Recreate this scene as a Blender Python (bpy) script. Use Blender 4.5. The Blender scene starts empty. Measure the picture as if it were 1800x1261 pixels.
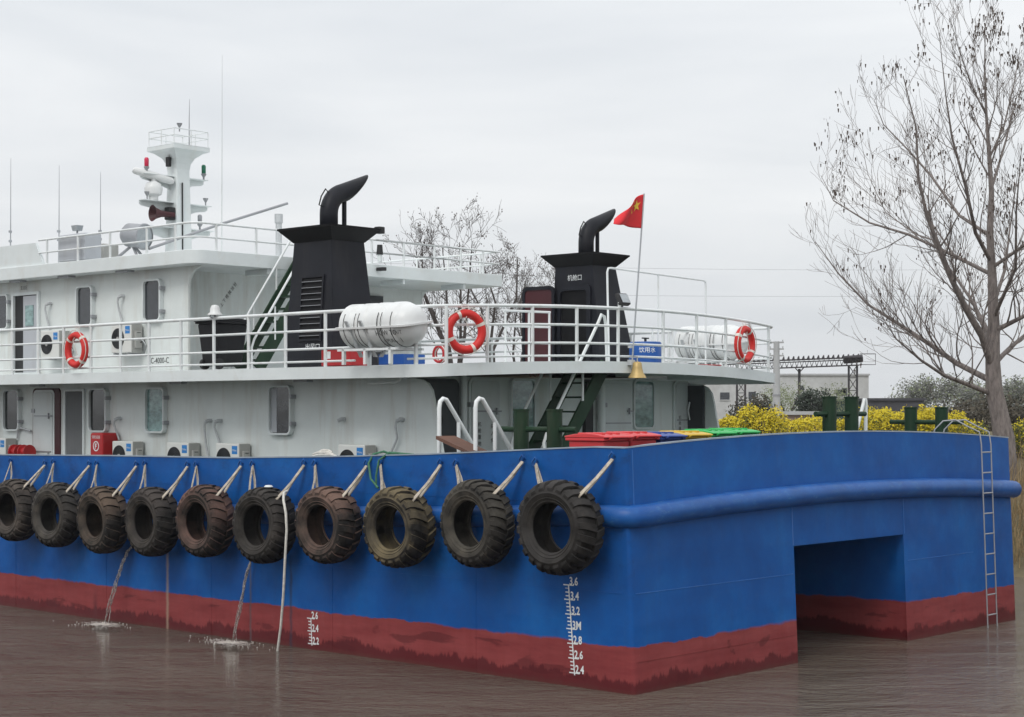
import bpy, math, random
from mathutils import Vector, Matrix, noise as mnoise
random.seed(7)
SC = bpy.context.scene
COL = SC.collection
R = math.radians
PI = math.pi

# ------------------------------------------------------------------ camera, sky, sun, exposure
cam_d = bpy.data.cameras.new('camera')
cam = bpy.data.objects.new('camera', cam_d); COL.objects.link(cam)
cam.location = (0, 0, 3.8); cam.rotation_euler = (R(90), 0, 0)
cam_d.sensor_width = 36; cam_d.lens = 60.38; cam_d.shift_y = 0.05
cam_d.clip_start = 0.1; cam_d.clip_end = 20000
SC.camera = cam

SUN_EL, SUN_AZ = R(48), R(205)          # azimuth measured clockwise from +Y (the view direction)
world = bpy.data.worlds.new('World'); SC.world = world; world.use_nodes = True
wn, wl = world.node_tree.nodes, world.node_tree.links
bg = wn['Background']; bg.inputs['Strength'].default_value = 0.1
sky = wn.new('ShaderNodeTexSky'); sky.sky_type = 'NISHITA'; sky.sun_disc = False
sky.sun_elevation = SUN_EL; sky.sun_rotation = SUN_AZ; sky.dust_density = 4; sky.air_density = 1
tc = wn.new('ShaderNodeTexCoord')
mp = wn.new('ShaderNodeMapping'); mp.inputs['Scale'].default_value = (1.1, 1.1, 6.5)
wl.new(tc.outputs['Generated'], mp.inputs['Vector'])
nz = wn.new('ShaderNodeTexNoise'); nz.inputs['Scale'].default_value = 2.2; nz.inputs['Detail'].default_value = 5
nz.inputs['Roughness'].default_value = 0.5; nz.inputs['Distortion'].default_value = 0.4
wl.new(mp.outputs['Vector'], nz.inputs['Vector'])
cr = wn.new('ShaderNodeValToRGB')
cr.color_ramp.elements[0].position = 0.30; cr.color_ramp.elements[0].color = (0.668, 0.700, 0.735, 1)
cr.color_ramp.elements[1].position = 0.72; cr.color_ramp.elements[1].color = (0.872, 0.886, 0.896, 1)
wl.new(nz.outputs['Fac'], cr.inputs['Fac'])
# an overcast sky: evenly, gently brighter towards the zenith on every side
sep = wn.new('ShaderNodeSeparateXYZ'); wl.new(tc.outputs['Generated'], sep.inputs['Vector'])
mr = wn.new('ShaderNodeMapRange'); mr.inputs['From Min'].default_value = 0; mr.inputs['From Max'].default_value = 1
mr.inputs['To Min'].default_value = 9.4; mr.inputs['To Max'].default_value = 15.0
wl.new(sep.outputs['Z'], mr.inputs['Value'])
vm = wn.new('ShaderNodeVectorMath'); vm.operation = 'SCALE'
wl.new(cr.outputs['Color'], vm.inputs[0]); wl.new(mr.outputs['Result'], vm.inputs['Scale'])
mx = wn.new('ShaderNodeMix'); mx.data_type = 'RGBA'; mx.inputs['Factor'].default_value = 0.94
wl.new(sky.outputs['Color'], mx.inputs['A']); wl.new(vm.outputs['Vector'], mx.inputs['B'])
wl.new(mx.outputs['Result'], bg.inputs['Color'])

sun_d = bpy.data.lights.new('sun', 'SUN'); sun_d.energy = 1.1; sun_d.angle = R(25); sun_d.color = (1.0, 0.97, 0.93)
sun = bpy.data.objects.new('sun', sun_d); COL.objects.link(sun)
sdir = Vector((math.sin(SUN_AZ)*math.cos(SUN_EL), math.cos(SUN_AZ)*math.cos(SUN_EL), math.sin(SUN_EL)))
sun.rotation_euler = sdir.to_track_quat('Z', 'Y').to_euler(); sun.location = sdir*50

SC.view_settings.view_transform = 'Standard'; SC.view_settings.look = 'None'
SC.view_settings.exposure = 0.12; SC.view_settings.gamma = 1.0; SC.view_settings.use_curve_mapping = False
SC.render.engine = 'CYCLES'
SC.cycles.max_bounces = 6; SC.cycles.diffuse_bounces = 2; SC.cycles.glossy_bounces = 3
SC.cycles.transmission_bounces = 4; SC.cycles.transparent_max_bounces = 8
SC.cycles.use_denoising = True

# ------------------------------------------------------------------ materials
MATS = {}
def new_mat(name):
    m = bpy.data.materials.new(name); m.use_nodes = True
    MATS[name] = m
    return m, m.node_tree.nodes, m.node_tree.links, m.node_tree.nodes['Principled BSDF']
def objcoord(n, l, scale=(1, 1, 1)):
    t = n.new('ShaderNodeTexCoord'); mp = n.new('ShaderNodeMapping'); mp.inputs['Scale'].default_value = scale
    l.new(t.outputs['Object'], mp.inputs['Vector']); return mp.outputs['Vector']
def noise(n, l, vec, scale, detail=4, rough=0.55, dist=0.0):
    t = n.new('ShaderNodeTexNoise'); t.inputs['Scale'].default_value = scale; t.inputs['Detail'].default_value = detail
    t.inputs['Roughness'].default_value = rough; t.inputs['Distortion'].default_value = dist
    l.new(vec, t.inputs['Vector']); return t.outputs['Fac']
def ramp(n, l, fac, stops):
    r = n.new('ShaderNodeValToRGB'); e = r.color_ramp.elements
    while len(e) < len(stops): e.new(0.5)
    for i, (p, c) in enumerate(stops):
        e[i].position = p; e[i].color = (*c, 1) if len(c) == 3 else c
    l.new(fac, r.inputs['Fac']); return r.outputs['Color']
def mixc(n, l, fac, a, b, mode='MIX'):
    m = n.new('ShaderNodeMix'); m.data_type = 'RGBA'; m.blend_type = mode
    if isinstance(fac, (int, float)): m.inputs['Factor'].default_value = fac
    else: l.new(fac, m.inputs['Factor'])
    for k, v in (('A', a), ('B', b)):
        if isinstance(v, tuple): m.inputs[k].default_value = (*v, 1) if len(v) == 3 else v
        else: l.new(v, m.inputs[k])
    return m.outputs['Result']
def mth(n, l, op, a, b=None, c=None, clamp=False):
    m = n.new('ShaderNodeMath'); m.operation = op; m.use_clamp = clamp
    for i, v in enumerate((a, b, c)):
        if v is None: continue
        if isinstance(v, (int, float)): m.inputs[i].default_value = v
        else: l.new(v, m.inputs[i])
    return m.outputs[0]
def bump(n, l, bsdf, h, strength=0.2, dist=0.02):
    b = n.new('ShaderNodeBump'); b.inputs['Strength'].default_value = strength; b.inputs['Distance'].default_value = dist
    l.new(h, b.inputs['Height']); l.new(b.outputs['Normal'], bsdf.inputs['Normal'])

def paint(name, col, rough=0.45, var=0.12, grime=(0.25, 0.2, 0.15), amount=0.25, metal=0.0, streak=(6, 6, 0.7), bmp=0.08, fine=30, spec=0.4):
    m, n, l, b = new_mat(name)
    v = objcoord(n, l); vs = objcoord(n, l, streak)
    a = noise(n, l, v, 1.7, 5, 0.6)
    dark = tuple(c*(1-var) for c in col); lite = tuple(min(1, c*(1+var)) for c in col)
    base = ramp(n, l, a, [(0.3, dark), (0.7, lite)])
    s = noise(n, l, vs, 1.0, 4, 0.65)
    mask = ramp(n, l, s, [(0.52, (0, 0, 0)), (0.8, (amount,)*3)])
    l.new(mixc(n, l, mask, base, grime), b.inputs['Base Color'])
    f = noise(n, l, v, fine, 3, 0.6)
    rr = mth(n, l, 'MULTIPLY_ADD', f, 0.2, rough-0.1)
    l.new(rr, b.inputs['Roughness']); b.inputs['Metallic'].default_value = metal; b.inputs['Specular IOR Level'].default_value = spec
    big = noise(n, l, v, 2.3, 2, 0.5)
    bump(n, l, b, mth(n, l, 'MULTIPLY_ADD', f, 0.15, big), bmp, 0.03)
    return m

def flat(name, col, rough=0.5, metal=0.0, var=0.1, emit=None):
    m, n, l, b = new_mat(name)
    a = noise(n, l, objcoord(n, l), 14, 4, 0.6)
    l.new(ramp(n, l, a, [(0.3, tuple(c*(1-var) for c in col)), (0.7, tuple(min(1, c*(1+var)) for c in col))]), b.inputs['Base Color'])
    b.inputs['Roughness'].default_value = rough; b.inputs['Metallic'].default_value = metal
    return m

paint('white_wall', (0.72, 0.765, 0.75), 0.5, 0.05, (0.44, 0.38, 0.30), 0.5, streak=(2.6, 2.6, 0.35), bmp=0.45)
paint('white_trim', (0.71, 0.755, 0.755), 0.42, 0.05, (0.5, 0.46, 0.38), 0.3, streak=(3, 3, 2.0), bmp=0.1)
paint('rail_white', (0.74, 0.77, 0.77), 0.4, 0.05, (0.45, 0.36, 0.28), 0.3, streak=(8, 8, 5))
paint('door_white', (0.62, 0.66, 0.66), 0.45, 0.05, (0.4, 0.34, 0.28), 0.3, streak=(4, 4, 1))
paint('black_paint', (0.011, 0.012, 0.017), 0.5, 0.25, (0.05, 0.045, 0.042), 0.35, streak=(3, 3, 0.6), bmp=0.15, spec=0.22)
paint('cap_black', (0.006, 0.006, 0.007), 0.55, 0.2, (0.02, 0.018, 0.016), 0.3, spec=0.15)
paint('dark_green', (0.012, 0.038, 0.018), 0.5, 0.2, (0.07, 0.055, 0.035), 0.4, bmp=0.2, spec=0.25)
paint('grey_panel', (0.075, 0.08, 0.088), 0.5, 0.15, (0.12, 0.1, 0.09), 0.3, streak=(9, 9, 0.4), spec=0.2)
paint('deck_floor', (0.06, 0.10, 0.07), 0.6, 0.2, (0.15, 0.13, 0.1), 0.4)
paint('red_paint', (0.42, 0.018, 0.022), 0.4, 0.1, (0.2, 0.05, 0.04), 0.3)
paint('dark_red', (0.055, 0.011, 0.015), 0.5, 0.2, (0.05, 0.03, 0.03), 0.3)
paint('ring_red', (0.62, 0.026, 0.022), 0.5, 0.08, (0.5, 0.1, 0.06), 0.3, streak=(9, 9, 9), bmp=0.2)
paint('raft_white', (0.72, 0.735, 0.73), 0.33, 0.03, (0.5, 0.46, 0.4), 0.25)
paint('tank_blue', (0.008, 0.075, 0.30), 0.4, 0.12, (0.1, 0.12, 0.2), 0.3)
paint('bin_black', (0.010, 0.010, 0.012), 0.5, 0.2, (0.05, 0.045, 0.04), 0.3, spec=0.25)
paint('lid_red', (0.62, 0.045, 0.05), 0.42, 0.08, (0.35, 0.12, 0.1), 0.35, streak=(5, 5, 5))
paint('lid_blue', (0.035, 0.075, 0.30), 0.42, 0.1, (0.15, 0.15, 0.25), 0.35, streak=(5, 5, 5))
paint('lid_yellow', (0.62, 0.40, 0.035), 0.42, 0.1, (0.4, 0.28, 0.12), 0.35, streak=(5, 5, 5))
paint('lid_green', (0.03, 0.42, 0.10), 0.42, 0.1, (0.1, 0.25, 0.1), 0.35, streak=(5, 5, 5))
paint('grey_metal', (0.34, 0.35, 0.37), 0.42, 0.1, (0.2, 0.18, 0.16), 0.3, metal=0.3)
paint('steel', (0.42, 0.44, 0.46), 0.38, 0.1, (0.2, 0.15, 0.12), 0.4, metal=0.6)
paint('cabinet_grey', (0.46, 0.48, 0.51), 0.45, 0.05, (0.3, 0.28, 0.26), 0.25)
paint('ac_white', (0.70, 0.71, 0.68), 0.4, 0.05, (0.45, 0.4, 0.32), 0.3)
paint('ac_grey', (0.40, 0.40, 0.38), 0.45, 0.08, (0.25, 0.22, 0.18), 0.35)
paint('dark_grille', (0.028, 0.031, 0.034), 0.5, 0.2, (0.07, 0.06, 0.05), 0.3)
paint('wood', (0.13, 0.065, 0.045), 0.65, 0.3, (0.05, 0.03, 0.025), 0.4, streak=(2, 20, 20))
paint('bronze', (0.50, 0.36, 0.15), 0.5, 0.15, (0.25, 0.18, 0.1), 0.5, metal=0.35)
paint('concrete', (0.44, 0.45, 0.46), 0.8, 0.1, (0.25, 0.24, 0.22), 0.3)
paint('far_wall', (0.50, 0.51, 0.51), 0.8, 0.1, (0.30, 0.29, 0.28), 0.4, streak=(0.4, 0.4, 0.15), fine=3)
paint('far_dark', (0.055, 0.055, 0.065), 0.7, 0.15, (0.1, 0.09, 0.09), 0.3, fine=3)
paint('far_green', (0.03, 0.06, 0.055), 0.7, 0.15, (0.1, 0.09, 0.09), 0.3, fine=3)
paint('far_brick', (0.26, 0.19, 0.16), 0.8, 0.15, (0.2, 0.16, 0.14), 0.3, fine=3)
paint('far_steel', (0.045, 0.042, 0.048), 0.6, 0.2, (0.12, 0.06, 0.04), 0.4, fine=5)
flat('black_text', (0.02, 0.02, 0.022)); flat('white_text', (0.72, 0.74, 0.74)); flat('red_text', (0.45, 0.03, 0.04))
flat('label_blue', (0.015, 0.20, 0.55), 0.35); flat('rubber_black', (0.015, 0.015, 0.016), 0.6)
flat('rope', (0.42, 0.37, 0.30), 0.9, var=0.35); flat('rope_green', (0.05, 0.16, 0.09), 0.8, var=0.3)
flat('rope_white', (0.62, 0.60, 0.55), 0.8, var=0.2); flat('tape', (0.72, 0.66, 0.60), 0.6)
flat('lamp_red', (0.55, 0.02, 0.07), 0.2); flat('lamp_green', (0.015, 0.16, 0.09), 0.2); flat('lens', (0.35, 0.38, 0.40), 0.15)
flat('flag_red', (0.70, 0.022, 0.03), 0.75, var=0.06); flat('flag_yellow', (0.85, 0.55, 0.05), 0.7)
flat('mount_grey', (0.50, 0.52, 0.53), 0.6); flat('leaf_dead', (0.085, 0.062, 0.05), 0.9, var=0.4)
flat('wire', (0.10, 0.10, 0.11), 0.6)

def glass(name, col, spec=0.5, top=None):
    m, n, l, b = new_mat(name)
    v = objcoord(n, l, (1.5, 1.5, 3))
    a = noise(n, l, v, 3.0, 5, 0.7)
    l.new(ramp(n, l, a, [(0.3, tuple(c*0.5 for c in col)), (0.7, tuple(min(1, c*1.5) for c in col))]), b.inputs['Base Color'])
    b.inputs['Roughness'].default_value = 0.06; b.inputs['Coat Weight'].default_value = spec
    bump(n, l, b, noise(n, l, objcoord(n, l), 2.2, 1), 0.06, 0.05)
    return m
glass('pane_dark', (0.010, 0.013, 0.015)); glass('pane_curtain', (0.22, 0.34, 0.335), 0.3); glass('pane_grey', (0.022, 0.026, 0.033))

def tyre_mat():
    m, n, l, b = new_mat('tyre_rubber')
    v = objcoord(n, l)
    inf = n.new('ShaderNodeObjectInfo')
    a = noise(n, l, v, 3.2, 6, 0.7, 0.3)
    base = ramp(n, l, a, [(0.35, (0.009, 0.0085, 0.008)), (0.60, (0.028, 0.025, 0.023)), (0.8, (0.11, 0.085, 0.066))])
    dust = inf.outputs['Color']
    g = n.new('ShaderNodeNewGeometry'); sp = n.new('ShaderNodeSeparateXYZ'); l.new(g.outputs['Normal'], sp.inputs['Vector'])
    so = n.new('ShaderNodeSeparateXYZ'); l.new(v, so.inputs['Vector'])
    rad = mth(n, l, 'SQRT', mth(n, l, 'ADD', mth(n, l, 'POWER', so.outputs['Y'], 2), mth(n, l, 'POWER', so.outputs['Z'], 2)))
    bead = ramp(n, l, rad, [(0.30, (0, 0, 0)), (0.36, (0.8,)*3), (0.42, (0.45,)*3), (0.50, (0, 0, 0))])     # worn, chalky bead
    bn = ramp(n, l, noise(n, l, v, 5, 5, 0.7), [(0.38, (0, 0, 0)), (0.7, (0.9,)*3)])
    bw = ramp(n, l, mth(n, l, 'FRACT', mth(n, l, 'MULTIPLY', inf.outputs['Random'], 7.31)), [(0, (0.15,)*3), (1, (0.95,)*3)])
    bead = mth(n, l, 'MULTIPLY', mth(n, l, 'MULTIPLY', bead, bn), bw)
    base = mixc(n, l, bead, base, (0.17, 0.145, 0.11))
    d2 = noise(n, l, v, 1.6, 5, 0.65)
    up = mth(n, l, 'MULTIPLY_ADD', sp.outputs['Z'], 0.25, d2)           # river dust settles on upward faces
    f = ramp(n, l, up, [(0.42, (0, 0, 0)), (0.8, (0.9,)*3)])
    l.new(mixc(n, l, f, base, dust), b.inputs['Base Color'])
    b.inputs['Roughness'].default_value = 0.78; b.inputs['Specular IOR Level'].default_value = 0.25
    bump(n, l, b, noise(n, l, v, 22, 6, 0.75), 0.6, 0.014)
tyre_mat()

def hull_mat():
    m, n, l, b = new_mat('hull_paint')
    t = n.new('ShaderNodeTexCoord'); P = t.outputs['Object']
    sp = n.new('ShaderNodeSeparateXYZ'); l.new(P, sp.inputs['Vector'])
    x, y, z = sp.outputs
    v1 = objcoord(n, l); vs = objcoord(n, l, (4, 4, 0.35)); vh = objcoord(n, l, (0.6, 0.6, 4)); vc = objcoord(n, l, (1.2, 1.2, 0.6))
    n1 = noise(n, l, v1, 0.9, 5, 0.6); n2 = noise(n, l, v1, 6, 5, 0.7); ns = noise(n, l, vs, 1.3, 4, 0.6); nh = noise(n, l, vh, 1.2, 4, 0.6)
    # paint line between blue topsides and red boot top, cut in by hand
    edge = mth(n, l, 'ADD', z, mth(n, l, 'MULTIPLY_ADD', noise(n, l, vc, 1.6, 6, 0.65), 0.16, -0.08))
    soft = noise(n, l, v1, 0.45, 2, 0.5)
    wdt = mth(n, l, 'MULTIPLY_ADD', soft, 0.12, -0.035)
    wdt = mth(n, l, 'MAXIMUM', wdt, 0.006)
    isred = mth(n, l, 'DIVIDE', mth(n, l, 'SUBTRACT', 0.63, edge), wdt)
    isred = mth(n, l, 'ADD', isred, 0.5, clamp=True)
    blue = ramp(n, l, n1, [(0.28, (0.002, 0.062, 0.255)), (0.5, (0.0025, 0.086, 0.33)), (0.70, (0.005, 0.118, 0.40))])
    chalk = ramp(n, l, nh, [(0.52, (0, 0, 0)), (0.85, (0.16,)*3)])
    blue = mixc(n, l, chalk, blue, (0.04, 0.14, 0.34))
    drip = ramp(n, l, ns, [(0.56, (0, 0, 0)), (0.85, (0.32,)*3)])
    blue = mixc(n, l, drip, blue, (0.02, 0.07, 0.19))
    scuff = ramp(n, l, noise(n, l, v1, 11, 8, 0.8), [(0.64, (0, 0, 0)), (0.76, (0.45,)*3)])
    blue = mixc(n, l, scuff, blue, (0.09, 0.17, 0.32))
    # vertical rubs and thin scratches left by berthing, and a few rust runs
    rub = ramp(n, l, noise(n, l, objcoord(n, l, (9, 9, 0.8)), 2.2, 6, 0.8), [(0.62, (0, 0, 0)), (0.72, (0.38,)*3)])
    blue = mixc(n, l, rub, blue, (0.05, 0.15, 0.36))
    scr = ramp(n, l, noise(n, l, objcoord(n, l, (1.2, 1.2, 26)), 3.0, 5, 0.75), [(0.67, (0, 0, 0)), (0.73, (0.40,)*3)])
    blue = mixc(n, l, scr, blue, (0.10, 0.20, 0.40))
    rst = ramp(n, l, noise(n, l, objcoord(n, l, (3.2, 3.2, 0.55)), 2.6, 7, 0.78), [(0.665, (0, 0, 0)), (0.75, (0.6,)*3)])
    blue = mixc(n, l, rst, blue, (0.10, 0.055, 0.035))
    # black rubber smears where the tyres have chafed the side
    band = mth(n, l, 'MULTIPLY', mth(n, l, 'LESS_THAN', x, 0.1), mth(n, l, 'MULTIPLY', mth(n, l, 'SUBTRACT', z, 1.15), 2.2, clamp=True))
    chf = ramp(n, l, noise(n, l, objcoord(n, l, (1, 1.1, 1.6)), 1.7, 6, 0.72), [(0.50, (0, 0, 0)), (0.72, (0.55,)*3)])
    blue = mixc(n, l, mth(n, l, 'MULTIPLY', chf, band), blue, (0.008, 0.022, 0.06))
    mott = ramp(n, l, noise(n, l, v1, 28, 4, 0.7), [(0.35, (0, 0, 0)), (0.7, (0.18,)*3)])
    blue = mixc(n, l, mott, blue, (0.004, 0.06, 0.27))
    red = ramp(n, l, nh, [(0.3, (0.20, 0.030, 0.033)), (0.7, (0.29, 0.058, 0.058))])
    red = mixc(n, l, ramp(n, l, ns, [(0.5, (0, 0, 0)), (0.8, (0.5,)*3)]), red, (0.20, 0.03, 0.03))
    # newer, darker primer patches and the ragged wet tide band at the water
    pt = noise(n, l, objcoord(n, l, (1.0, 0.55, 2.2)), 1.55, 4, 0.55, 0.3)
    pband = mth(n, l, 'MULTIPLY', mth(n, l, 'LESS_THAN', z, 0.52), mth(n, l, 'MULTIPLY', mth(n, l, 'SUBTRACT', pt, 0.60), 25, clamp=True))
    red = mixc(n, l, mth(n, l, 'MULTIPLY', pband, 0.6), red, (0.09, 0.013, 0.016))
    flk = ramp(n, l, noise(n, l, v1, 17, 7, 0.8), [(0.62, (0, 0, 0)), (0.74, (0.5,)*3)])
    red = mixc(n, l, flk, red, (0.30, 0.12, 0.10))
    tn = mth(n, l, 'MULTIPLY_ADD', noise(n, l, objcoord(n, l, (9, 6, 0.5)), 1.6, 6, 0.75, 0.2), 0.35, mth(n, l, 'MULTIPLY', noise(n, l, objcoord(n, l, (1.6, 0.8, 0.5)), 1.1, 6, 0.65), 0.65))
    tide = mth(n, l, 'SUBTRACT', mth(n, l, 'MULTIPLY_ADD', tn, 0.85, -0.22), z)
    tide = mth(n, l, 'MULTIPLY', tide, 24, clamp=True)
    red = mixc(n, l, mth(n, l, 'MULTIPLY', tide, 0.85), red, (0.085, 0.008, 0.012))
    silt = mth(n, l, 'MULTIPLY', mth(n, l, 'SUBTRACT', mth(n, l, 'MULTIPLY_ADD', tn, 0.25, -0.05), z), 9, clamp=True)
    red = mixc(n, l, mth(n, l, 'MULTIPLY', silt, 0.45), red, (0.09, 0.055, 0.04))
    col = mixc(n, l, isred, blue, red)
    col = mixc(n, l, ramp(n, l, n2, [(0.4, (0, 0, 0)), (0.9, (0.25,)*3)]), col, mixc(n, l, 0.5, col, (0.05, 0.04, 0.04)))
    # stains left by the overflows, brown trails with ragged sides
    for s0, w, top, c in ((10.28, 0.055, 1.55, (0.36, 0.27, 0.20)), (7.0, 0.05, 1.5, (0.025, 0.035, 0.06)),
                          (8.02, 0.04, 1.5, (0.10, 0.09, 0.10)), (12.45, 0.10, 0.6, (0.10, 0.02, 0.025))):
        dy = mth(n, l, 'ABSOLUTE', mth(n, l, 'SUBTRACT', mth(n, l, 'ADD', y, mth(n, l, 'MULTIPLY_ADD', noise(n, l, objcoord(n, l, (1, 1, 1)), 5, 3), 0.06, -0.03)), s0))
        f = mth(n, l, 'SUBTRACT', 1.0, mth(n, l, 'DIVIDE', dy, w), clamp=True)
        f = mth(n, l, 'MULTIPLY', f, mth(n, l, 'MULTIPLY', mth(n, l, 'SUBTRACT', top, z), 3, clamp=True))
        f = mth(n, l, 'MULTIPLY', f, mth(n, l, 'LESS_THAN', x, 0.1))
        f = mth(n, l, 'MULTIPLY', f, 0.7)
        col = mixc(n, l, f, col, c)
    l.new(col, b.inputs['Base Color'])
    b.inputs['Specular IOR Level'].default_value = 0.22
    ro = mth(n, l, 'MULTIPLY_ADD', n2, 0.25, 0.42)
    ro = mth(n, l, 'SUBTRACT', ro, mth(n, l, 'MULTIPLY', tide, 0.12))
    l.new(ro, b.inputs['Roughness'])
    wav = noise(n, l, v1, 1.4, 2, 0.5)
    # plating dished between the frames
    fr_ = mth(n, l, 'ABSOLUTE', mth(n, l, 'SINE', mth(n, l, 'MULTIPLY', mth(n, l, 'ADD', x, y), PI/0.62)))
    st_ = mth(n, l, 'ABSOLUTE', mth(n, l, 'SINE', mth(n, l, 'MULTIPLY', z, PI/0.9)))
    dish = mth(n, l, 'MULTIPLY', mth(n, l, 'MULTIPLY', fr_, st_), mth(n, l, 'MULTIPLY_ADD', soft, 0.5, 0.05))
    bump(n, l, b, mth(n, l, 'ADD', mth(n, l, 'MULTIPLY_ADD', n2, 0.05, wav), mth(n, l, 'MULTIPLY', dish, -0.8)), 0.35, 0.06)
hull_mat()

def simple_blue():
    m, n, l, b = new_mat('blue_steel')
    v = objcoord(n, l)
    a = noise(n, l, v, 3, 5, 0.6)
    c = ramp(n, l, a, [(0.3, (0.006, 0.075, 0.30)), (0.7, (0.015, 0.115, 0.38))])
    w = ramp(n, l, noise(n, l, objcoord(n, l, (0.7, 0.7, 2)), 7, 6, 0.75), [(0.55, (0, 0, 0)), (0.70, (0.5,)*3)])
    c = mixc(n, l, w, c, (0.10, 0.24, 0.42))
    k2 = ramp(n, l, noise(n, l, objcoord(n, l, (0.5, 0.5, 1)), 2.2, 5, 0.7), [(0.45, (0, 0, 0)), (0.75, (0.6,)*3)])
    c = mixc(n, l, k2, c, (0.008, 0.05, 0.18))
    l.new(c, b.inputs['Base Color']); b.inputs['Roughness'].default_value = 0.42; b.inputs['Specular IOR Level'].default_value = 0.35
    bump(n, l, b, a, 0.2, 0.02)
simple_blue()

def water_mat():
    m, n, l, b = new_mat('river_water')
    g = n.new('ShaderNodeNewGeometry')
    def vv(s, rot=0):
        mp = n.new('ShaderNodeMapping'); mp.inputs['Scale'].default_value = s; mp.inputs['Rotation'].default_value = (0, 0, rot)
        l.new(g.outputs['Position'], mp.inputs['Vector']); return mp.outputs['Vector']
    silt = noise(n, l, vv((0.15, 0.4, 1)), 0.7, 4, 0.6)
    l.new(ramp(n, l, silt, [(0.3, (0.098, 0.079, 0.062)), (0.7, (0.140, 0.112, 0.088))]), b.inputs['Base Color'])
    b.inputs['Roughness'].default_value = 0.03; b.inputs['IOR'].default_value = 1.33
    w1 = mth(n, l, 'MULTIPLY', noise(n, l, vv((0.55, 1.1, 1), 0.25), 1.1, 3, 0.55, 0.5), 1.8)
    w2 = noise(n, l, vv((1.2, 2.6, 1), -0.2), 4.2, 4, 0.6, 0.4)
    calm = noise(n, l, vv((0.06, 0.16, 1)), 1.0, 3, 0.5)
    amp = n.new('ShaderNodeMapRange'); l.new(calm, amp.inputs['Value']); amp.inputs['From Min'].default_value = 0.3; amp.inputs['From Max'].default_value = 0.7
    amp.inputs['To Min'].default_value = 0.12; amp.inputs['To Max'].default_value = 1.7
    w3 = noise(n, l, vv((1.0, 1.8, 1), 0.5), 11, 3, 0.6, 0.3)
    h = mth(n, l, 'ADD', w1, mth(n, l, 'MULTIPLY_ADD', w3, 0.22, mth(n, l, 'MULTIPLY', w2, 0.6)))
    h = mth(n, l, 'MULTIPLY', h, amp.outputs['Result'])
    # livelier on the left, where the overflow jets stir the river
    spx = n.new('ShaderNodeSeparateXYZ'); l.new(g.outputs['Position'], spx.inputs['Vector'])
    stir = n.new('ShaderNodeMapRange'); l.new(spx.outputs['X'], stir.inputs['Value']); stir.inputs['From Min'].default_value = -3.5; stir.inputs['From Max'].default_value = 4.0
    stir.inputs['To Min'].default_value = 1.0; stir.inputs['To Max'].default_value = 0.30
    h = mth(n, l, 'MULTIPLY', h, stir.outputs['Result'])
    bump(n, l, b, h, 1.0, 0.32)
water_mat()

def foam_mat():
    m, n, l, b = new_mat('foam')
    b.inputs['Base Color'].default_value = (0.58, 0.54, 0.49, 1); b.inputs['Roughness'].default_value = 0.5
    # lacy froth: broken by noise, thinning away from the splash
    m, n, l, b = new_mat('froth')
    v = objcoord(n, l)
    b.inputs['Base Color'].default_value = (0.56, 0.52, 0.47, 1); b.inputs['Roughness'].default_value = 0.6
    d = n.new('ShaderNodeVectorMath'); d.operation = 'LENGTH'; l.new(objcoord(n, l, (1/0.42, 1/0.85, 0)), d.inputs[0])
    fall = mth(n, l, 'SUBTRACT', 1.0, d.outputs['Value'], clamp=True)
    k = noise(n, l, objcoord(n, l, (1.5, 0.8, 1)), 9, 7, 0.72, 0.8)
    al = mth(n, l, 'MULTIPLY', mth(n, l, 'SUBTRACT', mth(n, l, 'MULTIPLY_ADD', fall, 0.42, k), 0.70), 9, clamp=True)
    l.new(al, b.inputs['Alpha'])
    m, n, l, b = new_mat('water_jet')
    a = noise(n, l, objcoord(n, l, (1, 1, 0.22)), 34, 4, 0.7)
    l.new(ramp(n, l, a, [(0.35, (0.36, 0.31, 0.28)), (0.7, (0.70, 0.68, 0.66))]), b.inputs['Base Color'])
    b.inputs['Roughness'].default_value = 0.12; b.inputs['Transmission Weight'].default_value = 0.5; b.inputs['IOR'].default_value = 1.15
    l.new(mth(n, l, 'MULTIPLY_ADD', a, 2.2, -0.45, clamp=True), b.inputs['Alpha'])
foam_mat()

def ground_mat():
    m, n, l, b = new_mat('bank_soil')
    v = objcoord(n, l)
    a = noise(n, l, v, 0.35, 6, 0.65); c2 = noise(n, l, v, 3, 5, 0.7)
    c = ramp(n, l, a, [(0.3, (0.06, 0.075, 0.025)), (0.5, (0.13, 0.105, 0.055)), (0.75, (0.20, 0.16, 0.10))])
    c = mixc(n, l, 0.35, c, ramp(n, l, c2, [(0.3, (0.05, 0.04, 0.025)), (0.7, (0.22, 0.18, 0.11))]))
    l.new(c, b.inputs['Base Color']); b.inputs['Roughness'].default_value = 0.95
    bump(n, l, b, c2, 0.6, 0.1)
ground_mat()
def bark(name, a, c):
    m, n, l, b = new_mat(name)
    f = noise(n, l, objcoord(n, l, (6, 6, 1.5)), 2.5, 6, 0.7)
    l.new(ramp(n, l, f, [(0.3, a), (0.7, c)]), b.inputs['Base Color']); b.inputs['Roughness'].default_value = 0.9
    bump(n, l, b, f, 0.5, 0.03)
bark('bark_grey', (0.095, 0.080, 0.074), (0.29, 0.25, 0.23)); bark('bark_dark', (0.045, 0.038, 0.036), (0.12, 0.10, 0.095))
def leaf(name, cols):
    m, n, l, b = new_mat(name)
    f = noise(n, l, objcoord(n, l), 4.5, 4, 0.8)
    k = len(cols)
    l.new(ramp(n, l, f, [(0.3+0.4*i/(k-1), c) for i, c in enumerate(cols)]), b.inputs['Base Color'])
    b.inputs['Roughness'].default_value = 0.8
    b.inputs['Subsurface Weight'].default_value = 0.0
leaf('leaf_yellow', [(0.42, 0.36, 0.012), (0.62, 0.50, 0.015), (0.72, 0.56, 0.03)])
leaf('leaf_olive', [(0.06, 0.085, 0.02), (0.13, 0.15, 0.03)])
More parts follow.
